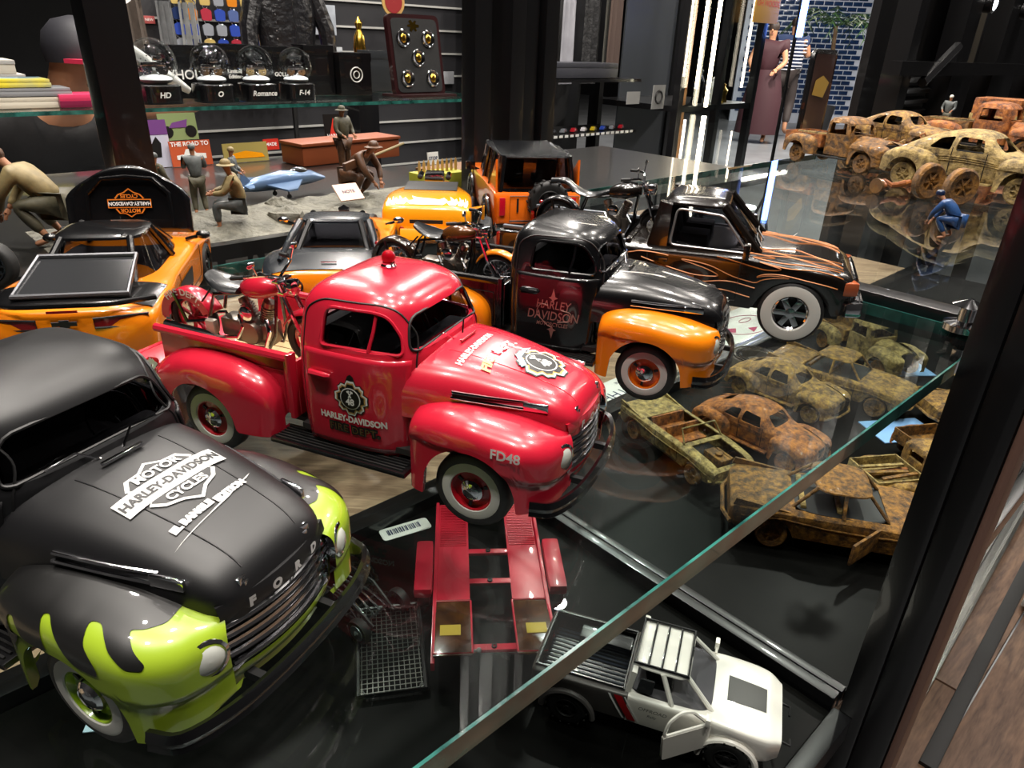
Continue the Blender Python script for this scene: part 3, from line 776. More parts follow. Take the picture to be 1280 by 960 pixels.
# ---------------------------------------------------------------- boxy off roader
def off_roader():
    T = car_root('model_off_roader', 'orange boxy off-roader with black roof and rear spare wheel', 'model car', (-.001, .668), 101)
    st = [(-2.16, .86, 1.02, .98, .46), (-2.13, .90, 1.10, 1.04, .42), (-1.4, .93, 1.14, 1.08, .40), (0, .93, 1.14, 1.08, .38), (.9, .92, 1.14, 1.06, .38), (1.3, .90, 1.12, 1.04, .4), (2.1, .86, 1.06, .98, .44), (2.2, .80, 1.0, .92, .46)]
    B = Body(st, [(1.35, .50), (-1.30, .50)], 9); obj('body', B.build(90, 10), ORG2, T, 40); pan(T, -2.0, 2.0, .75, .42)
    greenhouse(T, (-2.08, .75, .86), (-1.98, .42, .76), 1.12, 1.80, mat('roof_black', '16181c', .22, 0, 1, nscale=160, bump=.3), BLACKP, crown=.03, mids=(.30, .62), p=9, pw=.05)
    for s in (-1, 1):
        obj('rear_quarter', MB().prism([(-2.08, 1.1), (-1.2, 1.1), (-1.75, 1.55), (-2.03, 1.75)], s * .83, s * .87), ORG2, T)
        obj('fender_flare', MB().tube([(-1.3 + .52 * cos(a), s * .94, .36 + .52 * sin(a)) for a in lin(.1, pi - .1, 14)], .05, 8), BLACKP, T)
        obj('fender_flare', MB().tube([(1.35 + .52 * cos(a), s * .93, .36 + .52 * sin(a)) for a in lin(.1, pi - .1, 14)], .05, 8), BLACKP, T)
        tl = obj('tail_light', MB().box((-2.17, s * .74, .84), (.04, .12, .36), bev=.02), mat('tail_bright', 'c8102a', .2, 0, 1, emit=.15), T)
        obj('mirror', MB().box((.62, s * 1.05, 1.22), (.14, .22, .2), bev=.04).tube([(.62, s * .85, 1.12), (.62, s * 1.0, 1.18)], .03), BLACKP, T)
        for xw in (1.35, -1.30): wheel(T, (xw, s * .82, .42), s, .42, .26, .24, None, DARK, kind='six', tread=True)
    sp = wheel(T, (-2.32, -.18, .96), 1, .42, .26, .24, None, DARK, kind='six', name='spare_wheel', tread=True, rz=pi / 2)
    obj('tailgate_latch', MB().box((-2.16, .42, .86), (.03, .04, .28), bev=.01), DARK, T)
    obj('tailgate_seam', MB().tube([(-2.165, .58, .55), (-2.165, .58, 1.05), (-2.165, -.85, 1.05), (-2.165, -.85, .55)], .008, 4, closed=True), DARK, T)
    obj('rear_bumper', MB().box((-2.24, 0, .46), (.16, 1.8, .16), bev=.04), CHROME, T)
    return T

# ---------------------------------------------------------------- black pickup with flame lines
def flame_pickup():
    T = car_root('model_pickup_truck', 'black pickup with thin orange flame lines and motorcycle in bed', 'model truck', (.107, .449), -19)
    st = [(-2.85, .88, 1.14, 1.06, .50), (-2.80, .95, 1.18, 1.10, .48), (-1.75, .97, 1.20, 1.10, .44), (-.5, .98, 1.20, 1.08, .42), (.4, .98, 1.22, 1.08, .42), (.9, .98, 1.24, 1.06, .42), (1.3, .98, 1.22, 1.02, .42),
          (1.8, .98, 1.19, .98, .44), (2.25, .95, 1.13, .92, .46), (2.48, .86, 1.03, .84, .48), (2.56, .76, .94, .78, .5)]
    B = Body(st, [(1.75, .56), (-1.55, .56)], 4.2)
    full = B.build(130)
    cut = MB().box((-1.85, 0, 1.22), (2.12, 1.66, .80))
    obj('body', boolcut(full, [cut], solid=.03), FLB, T)
    obj('bed_floor', MB().box((-1.78, 0, .72), (1.98, 1.66, .04)), DARK, T)
    for s in (-1, 1): obj('bed_rail', MB().box((-1.78, s * .86, 1.20), (2.0, .08, .05), bev=.015), mat('rail_grey', '6a7078', .35, .3), T)
    obj('tailgate', MB().box((-3.08, 0, .70), (.5, 1.66, .06), bev=.02), FLB, T)
    obj('bed_header', MB().box((-.75, 0, .98), (.08, 1.7, .5), bev=.01), FLB, T)
    pan(T, -2.7, 2.4, .80, .48)
    greenhouse(T, (-.42, 1.22, .86), (-.30, .62, .72), 1.20, 1.80, FLB, FLB, crown=.09, mids=(), p=5, pw=.07, bow=.02)
    for s in (-1, 1):
        obj('cab_corner', MB().prism([(-.46, 1.15), (-.16, 1.15), (-.15, 1.80), (-.33, 1.84)], s * .70, s * .86), FLB, T)
        wf = [(-.12, 1.22), (1.02, 1.22), (.60, 1.70), (-.08, 1.74)]
        obj('window_trim', MB().tube([(x, s * (.87 - .13 * (z - 1.2) / .6), z) for x, z in fillet(wf, .08, 3)], .018, 6, closed=True), mat('trim_grey', '8a8a8a', .3, .6), T)
        obj('door_seam', seam_on(B, [(.95, .9), (.95, 1.85), (-.38, 1.85), (-.42, .9)], s, .010), DARK, T)
        obj('door_handle', MB().box((-.2, s * 1.0, 1.02), (.2, .05, .06), bev=.02), FLB, T)
        obj('mirror', MB().box((1.0, s * 1.08, 1.30), (.1, .2, .22), bev=.04).tube([(1.0, s * .88, 1.22), (1.0, s * 1.05, 1.28)], .03), FLB, T)
        obj('head_lamp', MB().box((2.44, s * .74, .88), (.22, .30, .20), rz=-s * .35, bev=.05), mat('lamp_amber', 'b8603c', .1, .2, 1), T)
        obj('bumper_corner', MB().box((2.52, s * .80, .60), (.26, .28, .22), rz=-s * .5, bev=.05), CHROME, T)
        obj('rear_tail_light', MB().box((-2.84, s * .88, .95), (.06, .14, .3), bev=.02), mat('tail_red'), T)
        # flame lines
        F = FLM
        lines = [[(2.3, 1.05), (1.9, 1.12), (1.55, 1.02), (1.2, 1.18), (1.55, 1.15), (1.62, 1.25), (1.3, 1.32), (.9, 1.28), (.5, 1.10), (.1, 1.05), (.5, 1.20), (.65, 1.32), (.3, 1.36), (-.1, 1.25), (-.5, 1.1)],
                 [(1.2, 1.45), (.8, 1.40), (.4, 1.50), (.0, 1.45), (.3, 1.40), (.2, 1.58), (-.2, 1.62), (-.6, 1.45), (-1.0, 1.30)],
                 [(1.15, 1.70), (.7, 1.62), (.3, 1.75), (-.1, 1.70), (.2, 1.66), (-.05, 1.84), (-.5, 1.82), (-.9, 1.60), (-1.3, 1.45)],
                 [(2.35, .75), (2.0, .72), (1.6, .86), (1.2, .80), (1.5, .92), (1.35, .99), (.95, .97), (.6, .86)],
                 [(2.3, .5), (1.9, .55), (1.5, .68), (1.1, .62), (1.4, .5), (1.15, .42), (.95, .5)],
                 [(-.1, 1.0), (-.5, .98), (-.9, 1.08), (-1.3, 1.02), (-1.0, 1.15), (-1.3, 1.2), (-1.8, 1.1)]]
        for ln in lines:
            ks = list(range(len(ln))); P = [(interp(u, ks, [q[0] for q in ln]), interp(u, ks, [q[1] for q in ln])) for u in lin(0, len(ln) - 1, 8 * len(ln))]
            P = [(x, t) for x, t in P]
            obj('flame_line', MB().tube([(lambda q: (q[0], s * q[1], q[2]))(B.pt(x, t, .004)) for x, t in P], .009, 4), F, T)
        for k in range(4):
            P = [(2.35 - q * 1.3, .08 + k * .10 + .05 * sin(q * 9 + k * 2)) for q in lin(0, 1, 30)]
            obj('bonnet_line', MB().tube([(lambda q: (q[0], s * q[1], q[2]))(B.pt(x, t, .004)) for x, t in P], .008, 4), F, T)
        for xw in (1.75, -1.55): wheel(T, (xw, s * .87, .45), s, .46, .24, .25, .41, CHROME, kind='six')
    q = MB(); drape_text(q, 'Davidson', .24, lambda a, b: (-1.42 + a, -B.pt(-1.42 + a, 1.15, .012)[1], 1.02 + b), font_shear=.3, bold=.004); obj('lettering', q, mat('copper_print', 'b87a40', .4, .4), T)
    obj('front_bumper', MB().box((2.62, 0, .60), (.16, 1.5, .22), bev=.05), CHROME, T)
    for k in range(5): obj('grille_bar', MB().box((2.57, 0, .76 + k * .045), (.05, 1.15, .016)), CHROME, T)
    obj('grille_frame', MB().tube([(2.58, -.6, .74), (2.58, .6, .74), (2.55, .6, .97), (2.55, -.6, .97)], .025, 6, closed=True), CHROME, T)
    obj('wiper', MB().tube([(1.2, -.5, 1.24), (1.1, -.2, 1.32), (1.1, .1, 1.32)], .012, 5).tube([(1.2, .1, 1.24), (1.1, .35, 1.32), (1.1, .6, 1.32)], .012, 5), DARK, T)
    return T, B

# ---------------------------------------------------------------- white off-road pickup below
def white_pickup():
    T = car_root('model_pickup_truck', 'white and grey off-road pickup with ribbed roof on lower black floor', 'model truck', (.1086, .3590, -.279), -18.7, .0321)
    st = [(-2.55, .90, 1.22, 1.12, .62), (-2.45, .98, 1.28, 1.16, .56), (-1.6, 1.0, 1.30, 1.16, .54), (-.4, .96, 1.30, 1.16, .50), (.6, .96, 1.32, 1.16, .50), (1.2, .98, 1.34, 1.14, .50), (1.8, 1.0, 1.31, 1.12, .52), (2.4, .96, 1.24, 1.04, .56), (2.68, .80, 1.12, .96, .6)]
    def half(x0, x1, m, nm):
        B = Body([q for q in st], [(1.72, .56), (-1.68, .56)], 5); B.xs2 = None
        us = lin(x0, x1, 60); ts = lin(0, 1, 11) + lin(1, 2, 9)[1:]
        rows = [[B.pt(u, t) for t in ts] for u in us]; mb = MB().grid(rows)
        for r in (rows[0], rows[-1]): mb.add(r + [(r[0][0], 0, r[-1][2])], [tuple(range(len(r) + 1))])
        mb.mirror_y(); return B, mb
    B, rear = half(-2.55, -.42, None, ''); _, front = half(-.42, 2.68, None, '')
    obj('cargo_bed', boolcut(rear, [MB().box((-1.48, 0, 1.3), (1.9, 1.62, .9))], solid=.03), mat('grey_body', '4a4644', .4, .2, .5), T)
    obj('front_body', front, WHITEP, T)
    obj('bed_liner', MB().box((-1.48, 0, .86), (1.9, 1.62, .03)), BLACKP, T)
    rb = MB()
    for k in range(13): rb.box((-1.48, -.72 + k * .12, .885), (1.85, .05, .03), bev=.01)
    obj('liner_ribs', rb, mat('liner', '1c222b', .3, 0, .6), T)
    obj('toolbox', MB().box((-1.2, .55, 1.06), (1.2, .42, .34), bev=.03), BLACKP, T)
    obj('bed_rim', MB().tube([(-2.46, -.84, 1.29), (-.54, -.84, 1.31), (-.54, .84, 1.31), (-2.46, .84, 1.29)], .045, 6, closed=True), BLACKP, T)
    greenhouse(T, (-.48, 1.35, .86), (-.36, .72, .70), 1.28, 1.90, WHITEP, WHITEP, crown=.03, mids=(.52,), p=6, pw=.055)
    for s in (-1, 1):
        obj('quarter_panel', MB().prism(fillet([(-.5, 1.25), (-.40, 1.25), (-.30, 1.88), (-.42, 1.90)], .03, 2), s * .66, s * .86), WHITEP, T)
        obj('quarter_window', MB().prism(fillet([(-.28, 1.36), (.05, 1.36), (.08, 1.74), (-.22, 1.74)], .05, 3), s * .80, s * .84), mat('hatch_glass'), T)
        obj('wheel_flare', MB().tube([(-1.68 + .58 * cos(a), s * 1.02, .34 + .58 * sin(a)) for a in lin(.0, pi, 16)], .07, 8), mat('flare_grey', '555150', .45), T)
        obj('wheel_flare', MB().tube([(1.72 + .58 * cos(a), s * 1.0, .34 + .58 * sin(a)) for a in lin(.0, pi, 16)], .07, 8), WHITEP, T)
        for j, (x0, m) in enumerate(((-.80, WHITE), (-.68, mat('stripe_red', 'a8141c', .4)), (-.46, WHITE))):
            wd = (.05, .18, .04)[j]
            g = MB().grid([[(lambda q: (q[0], s * q[1], q[2]))(B.pt(x0 + a * wd + (t - 1) * .35, t, .012)) for a in (0, .5, 1)] for t in lin(.9, 1.9, 8)]); obj('side_stripe', g, m, T)
        for xw in (1.72, -1.68): wheel(T, (xw, s * .92, .46), s, .46, .30, .25, None, DARK, kind='six', tread=True)
        obj('mirror', MB().box((1.22, s * 1.08, 1.42), (.1, .2, .2), bev=.04).tube([(1.22, s * .86, 1.32), (1.22, s * 1.05, 1.4)], .03), WHITEP, T)
        obj('wing_mirror_stay', MB().tube([(2.72, s * .5, .8), (2.9, s * .5, .75), (2.9, s * .3, .7)], .03, 6), DARK, T)
    fr = MB().tube([(-.40, -.66, 1.965), (.70, -.66, 1.965), (.70, .66, 1.965), (-.40, .66, 1.965)], .045, 6, closed=True)
    obj('roof_rack_frame', fr, BLACKP, T)
    for k in range(5): obj('roof_rack_bar', MB().box((-.40 + k * .275, 0, 1.975), (.05, 1.30, .03), bev=.01), BLACKP, T)
    obj('bonnet_scoop', MB().grid([[(x, y * (1 - .12 * (x - 1.6)), B.pt(x, abs(y) * .6, .012)[2]) for y in lin(-.34, .34, 8)] for x in lin(1.55, 2.35, 8)]), mat('scoop_grey', '3c3a38', .5), T)
    # open side door
    d = obj('open_door', MB().prism(fillet([(0, .55), (1.05, .55), (1.1, 1.2), (0, 1.2)], .06, 3), -.04, .04), WHITEP, T, loc=(1.28, -.98, .05), rot=(0, 0, radians(180 + 38)))
    obj('door_frame', MB().tube(fillet([(0.04, 0, 1.2), (1.08, 0, 1.2), (1.0, 0, 1.6), (.75, 0, 1.78), (.5, 0, 1.72)], .1, 3), .035, 6, closed=True), WHITEP, d)
    for tx, x, z, sz in (('OFFROAD', .12, 1.05, .13), ('Rally', .12, .9, .10)):
        q = MB(); drape_text(q, tx, sz, lambda a, b: (x + a, -.985, z + b), font_shear=.2); obj('lettering', q, DARK, T)
    return T
FL = None
RED = mat('red_paint', 'c01e34', .25, 0, 1.0); ORG = mat('orange_paint', 'e8800e', .25, 0, 1.); GRN = mat('lime_paint', '93ad2a', .3, 0, 1.)
YORG = mat('amber_paint', 'f09a10', .25, 0, 1.); ORG2 = mat('bright_orange_paint', 'f07012', .3, 0, 1.); MBK = mat('matte_black', '121214', .42)
SATB = mat('satin_black', '1b1f24', .25, 0, .6); FLB = mat('deep_black_paint', '120d0a', .22, 0, 1.); WHITEP = mat('white_paint', 'e6e2da', .3, 0, 1.)
ORGP = mat('orange_print', 'e07a1e', .5); FLM = mat('flame_copper', 'a8642c', .4, .2); mat('tail_red', '8a0a10', .15, 0, 1)
# ---------------------------------------------------------------- motorcycles (lying in truck beds)
def spokes(mb, c, r0, r1, n, th=.006):
    for k in range(n):
        a = 2 * pi * k / n; b = a + (.25 if k % 2 else -.25); s = .03 if k % 2 else -.03
        mb.tube([(c[0] + r0 * cos(b), c[1] + s, c[2] + r0 * sin(b)), (c[0] + r1 * cos(a), c[1], c[2] + r1 * sin(a))], th, 4)
def motorcycle(label, loc, rz, k, paint, fend, ffend, mags=None, seat='solo', white=False, chromey=True, shield=False, group=None, lean=0., text=None):
    T = thing('model_motorcycle', label, 'model motorcycle', loc, rz, k, group); T.rotation_euler = (lean, 0, rz)
    O = lambda n, m, mt, par=T: obj(n, m, mt, par)
    WB = .80; R = .325; rk = Matrix
    for nm, x in (('rear_wheel', -WB), ('front_wheel', WB + .02)):
        t = MB(); t.tube([(x + (R - .05) * cos(a), 0, R + (R - .05) * sin(a)) for a in [2 * pi * i / 28 for i in range(28)]], .055, 8, closed=True)
        w_ = O(nm, t, RUBBER)
        rim = MB().tube([(x + (R - .10) * cos(a), 0, R + (R - .10) * sin(a)) for a in [2 * pi * i / 28 for i in range(28)]], .02, 6, closed=True)
        rim.lathe([(.001, -.06), (.05, -.06), (.045, 0), (.05, .06), (.001, .06)], (x, 0, R), 'y', 14)
        if mags:
            for i in range(7): a = 2 * pi * i / 7; rim.box((x + .12 * cos(a), 0, R + .12 * sin(a)), (.2, .035, .035), ry=-a, bev=.01)
            O('wheel_rim', rim, mags, w_)
        else:
            O('wheel_rim', rim, CHROME, w_); s = MB(); spokes(s, (x, 0, R), .04, R - .11, 20); O('spokes', s, CHROME, w_)
        O('brake_disc', MB().lathe([(.05, .05), (.13, .05), (.13, .058), (.05, .058)], (x, 0, R), 'y', 20), CHROME, w_)
    def fender(x, a0, a1, m, nm, w_=.10, rr=R + .045):
        rows = [[(x + rr * cos(a) * (1 - .06 * abs(q) ** 3), q * w_, R + rr * sin(a) - .05 * abs(q) ** 3 * sin(a)) for q in lin(-1, 1, 9)] for a in lin(a0, a1, 20)]
        o = O(nm, MB().grid(rows), m); md = o.modifiers.new('s', 'SOLIDIFY'); md.thickness = .012; return o
    rf = fender(-WB, .35, pi * 1.02, fend, 'rear_fender', .12); fender(WB + .02, .45, pi * .85, ffend, 'front_fender', .085)
    if text:
        for s in (-1,):
            q = MB(); vs = [textmesh(text, .11, bold=.003)]; cc = []
            for x, y, z in vs[0][0]:
                a = pi / 2 - x / (R - .0); r_ = R - .02 + y + .04; cc.append((-WB + r_ * cos(a), -.122, R + r_ * sin(a)))
            q.add(cc, vs[0][1]); O('fender_lettering', q, WHITE, rf)
            O('fender_side', MB().grid([[(-WB + r_ * cos(a), s * .118, R + r_ * sin(a)) for r_ in (R + .045, R - .06)] for a in lin(.4, pi, 16)]), fend, rf)
    # tank
    tk = MB(); rings = []
    for u in lin(0, 1, 12):
        x = .0 + .50 * u; w_ = .15 * sin(pi * (.12 + .8 * u)) + .02; h = .13 * sin(pi * (.15 + .75 * u)) + .03; zc = .80 + .06 * u
        rings.append([(x, w_ * cos(a) * 1.0, zc + h * sin(a) * (1 if sin(a) > 0 else .6)) for a in [2 * pi * i / 16 for i in range(16)]])
    tank = O('fuel_tank', tk.rings(rings), paint)
    O('tank_console', MB().tube([(.05, 0, .90), (.25, 0, .985), (.42, 0, .97)], [.02, .035, .02], 8).lathe([(.05, .99), (.045, 1.0), (.001, 1.0)], (.25, 0, 0), 'z', 14), CHROME, tank)
    # seat
    se_ = MB()
    if seat == 'solo':
        rings = []
        for u in lin(0, 1, 10):
            x = -.44 + .44 * u; w_ = .17 * sin(pi * min(.92, .15 + .62 * (1 - u) + .1)) + .03; rings.append([(x, w_ * cos(a), .80 + .10 * (1 - u) ** 2 + .045 * sin(a)) for a in [2 * pi * i / 14 for i in range(14)]])
        se_.rings(rings); se_.tube([(-.5, -.14, .62), (-.35, -.14, .78)], .012).tube([(-.5, .14, .62), (-.35, .14, .78)], .012)
    else:
        rings = []
        for u in lin(0, 1, 16):
            x = -.95 + .95 * u; z = interp(u, [0, .25, .45, .7, 1], [.90, .92, .80, .74, .82]); w_ = interp(u, [0, .3, .6, 1], [.06, .10, .15, .06]); rings.append([(x, w_ * cos(a), z + .05 * sin(a)) for a in [2 * pi * i / 12 for i in range(12)]])
        se_.rings(rings)
    O('seat', se_, mat('seat_leather', '15171a', .28, 0, .5))
    # frame
    f = MB()
    for s in (-1, 1):
        f.tube([(.45, s * .03, .86), (.40, s * .10, .35), (.30, s * .13, .16), (-.35, s * .13, .16), (-.45, s * .12, .40), (-WB, s * .13, R)], .02, 6)
        f.tube([(-.45, s * .12, .45), (-.35, s * .10, .72), (.0, s * .05, .76), (.45, s * .03, .90)], .02, 6)
        f.tube([(-WB, s * .13, R), (-.9, s * .14, .66)], .02, 6)
    O('frame', f, mat('bike_frame', '111112', .3, .3, .5) if not mags else BLACKP)
    # engine
    e = MB().box((.08, 0, .32), (.50, .24, .26), bev=.05).lathe([(.001, -.18), (.13, -.18), (.15, -.13), (.15, .13), (.13, .18), (.001, .18)], (.10, 0, .35), 'y', 18)
    e.box((-.2, 0, .34), (.26, .22, .22), bev=.04)
    eng = O('engine', e, mat('engine_metal', '7d756c', .3, .8))
    for x, tilt in ((.22, -.38), (-.03, .38)):
        cyl = MB()
        for i in range(7): cyl.lathe([(.001, 0), (.085, 0), (.085, .016), (.001, .016)], (0, 0, .04 + i * .032), 'z', 14)
        cyl.lathe([(.06, 0), (.06, .27), (.08, .27), (.07, .33), (.001, .34)], (0, 0, .0), 'z', 14)
        cyl.tf(Matrix.Translation((x * .5 + .09, 0, .42)) @ Matrix.Rotation(-tilt, 4, 'Y') @ Matrix.Scale(.9, 4)); O('cylinder', cyl, mat('fin_metal', '9a948c', .28, .85), eng)
    for s in (-1, 1):
        O('air_cleaner' if s < 0 else 'primary_cover', MB().lathe([(.001, .0), (.08, 0), (.085, -.03), (.06, -.05), (.001, -.055)] if s < 0 else [(.001, 0), (.1, 0), (.1, .03), (.001, .04)], (.10 if s < 0 else -.05, s * .14, .58 if s < 0 else .32), 'y', 18), CHROME, eng)
    ex = MB()
    for x0, dz in ((.30, 0), (-.05, .07)):
        ex.tube([(x0, -.10, .52), (x0 + .09, -.17, .42), (x0 + .02, -.19, .22 + dz), (-.3, -.19, .17 + dz), (-.42, -.19, .18 + dz), (-1.05, -.2, .22 + dz)], [.025, .025, .025, .025, .042, .045], 8)
    O('exhaust', ex, CHROME)
    O('saddle_box', MB().box((-.42, -.15, .34), (.12, .08, .16), bev=.02), mat('box_grey', 'b9b0a4', .4, .3))
    # fork
    fk = MB()
    for s in (-1, 1): fk.tube([(WB + .02, s * .09, R), (.70, s * .09, .52), (.52, s * .09, .98)], [.032, .026, .02], 8)
    fk.box((.57, 0, .86), (.08, .24, .04), bev=.01).box((.52, 0, .98), (.08, .24, .03), bev=.01)
    fork = O('front_fork', fk, CHROME)
    hb = MB()
    for s in (-1, 1): hb.tube([(.50, 0, 1.0), (.49, s * .12, 1.06), (.46, s * .26, 1.10), (.34, s * .36, 1.10)], .016, 6)
    bar = O('handlebar', hb, CHROME, fork)
    for s in (-1, 1):
        O('grip', MB().tube([(.35, s * .355, 1.10), (.22, s * .40, 1.09)], .024, 8), RUBBER, fork)
        O('mirror', MB().tube([(.45, s * .27, 1.10), (.46, s * .33, 1.22)], .008).ball((.46, s * .35, 1.24), .05, 10, (.4, 1.2, .8)), CHROME, fork)
    hl = MB().lathe([(.001, -.14), (.05, -.12), (.085, -.03), (.09, .03), (.075, .04), (.001, .055)], (.66, 0, .92), 'x', 16); O('headlight', hl, CHROME, fork)
    if shield: O('windscreen', MB().grid([[(.60 - .18 * b, a * .22 * (1 - .3 * b * b), 1.0 + .34 * b) for a in lin(-1, 1, 7)] for b in lin(0, 1, 6)]), glassmat('screen', (.8, .82, .85), 1.6), fork)
    O('tail_light', MB().ball((-WB - .30, 0, R + .22), .04, 8), mat('tail_red'))
    O('kickstand', MB().tube([(-.1, .14, .2), (-.18, .3, .01)], .012), CHROME)
    return T
def on_truck(px, py, hd, x, y, z, k=.04):
    h = radians(hd); return (px + (cos(h) * x - sin(h) * y) * k, py + (sin(h) * x + cos(h) * y) * k, z * k + .0005)

# ---------------------------------------------------------------- rusty scrap cars
RM = [rustmat('rust_a', '6a4a20', 'c09440', '1e140a', 22), rustmat('rust_b', '5c3c14', 'b07a2c', '1a1008', 26), rustmat('rust_c', '7c6636', 'c8ac68', '2c2010', 24), rustmat('rust_d', '7a4012', 'd08030', '22120a', 22)]
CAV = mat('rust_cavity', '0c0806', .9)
def rust_wheel(T, x, y, z, s, m):
    w_ = MB().lathe([(.18, -.09 * s), (.30, -.1 * s), (.34, -.06 * s), (.34, .06 * s), (.30, .1 * s), (.18, .08 * s), (.15, .04 * s), (.05, .06 * s), (.001, .06 * s)], (0, 0, 0), 'y', 20)
    o = obj('wheel', w_, m, T, loc=(x, y, z)); h = MB()
    for k in range(6): a = k * pi / 3; h.box((cos(a) * .11, .07 * s, sin(a) * .11), (.14, .02, .03), ry=-a)
    obj('spokes', h, m, o)
def rust_coupe(label, loc, hd, m=0, k=.04, holes=True, tilt=0.):
    M = RM[m]; T = car_root('rusty_model_car', label, 'model car', loc, hd, k, None); T.rotation_euler = (tilt, 0, radians(hd))
    st = [(-2.2, .40, .70, .58, .42), (-2.1, .60, .88, .70, .40), (-1.7, .72, 1.14, .84, .40), (-1.2, .78, 1.38, .96, .40), (-.6, .80, 1.58, 1.04, .40), (-.1, .80, 1.63, 1.06, .40), (.35, .79, 1.55, 1.04, .40),
          (.62, .77, 1.32, 1.0, .40), (.85, .74, 1.16, .96, .40), (1.3, .64, 1.12, .90, .42), (1.8, .52, 1.05, .84, .44), (2.1, .40, .94, .76, .46), (2.18, .25, .82, .70, .5)]
    def mk():
        B = Body(st, [], 2.5); body = B.build(80, 15)
        c1 = MB().prism(fillet([(-.30, 1.10), (.42, 1.10), (.30, 1.42), (-.26, 1.46)], .08, 3), -1.2, 1.2); c2 = MB().prism(fillet([(-.98, 1.12), (-.42, 1.10), (-.40, 1.45), (-.75, 1.38)], .08, 3), -1.2, 1.2)
        c3 = MB().prism(fillet([(-.48, 1.16), (.48, 1.16), (.42, 1.46), (-.42, 1.46)], .08, 3), .36, 1.4, 'yz'); c4 = MB().prism(fillet([(-.3, 1.22), (.3, 1.22), (.26, 1.42), (-.26, 1.42)], .06, 3), -2.2, -.9, 'yz')
        return boolcut(body, [c1, c2, c3, c4], solid=.04)
    o = obj('body', once('rc', mk).copy(), M, T)
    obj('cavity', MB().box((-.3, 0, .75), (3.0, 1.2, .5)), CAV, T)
    def fe(F, nm):
        me = once('r' + nm, lambda: F.build(50).mesh(nm, 50)).copy(); obj(nm, me, M, T)
    fe(FFEN, 'front_fenders'); fe(RFEN, 'rear_fenders')
    obj('running_boards', MB().box((.1, .80, .38), (1.4, .24, .04)).box((.1, -.80, .38), (1.4, .24, .04)), M, T)
    for s in (-1, 1):
        B = once('rcB', lambda: Body(st, [], 2.5))
        obj('door_seam', seam_on(B, [(.5, .9), (.5, 1.9), (-.36, 1.9), (-.36, .9)], s, .012, .003), CAV, T)
        for z in (.62, .72, .82): obj('side_rib', seam_on(B, [(.9, 1.0 + (1 - z) * .8), (-1.4, 1.0 + (1 - z) * .8)], s, .014, .004), M, T)
        obj('headlight', MB().lathe([(.09, -.05), (.12, .02), (.08, .06), (.001, .07)], (2.1, s * .6, .80), 'x', 14), M, T)
        for xw in (1.45, -1.45): rust_wheel(T, xw, s * .78, .34, s, M)
    obj('bumper', MB().tube([(2.1, -.85, .45), (2.32, -.4, .45), (2.32, .4, .45), (2.1, .85, .45)], .04, 6), M, T)
    obj('grille', MB().box((2.14, 0, .72), (.08, .34, .3), bev=.03), CAV, T)
    return T
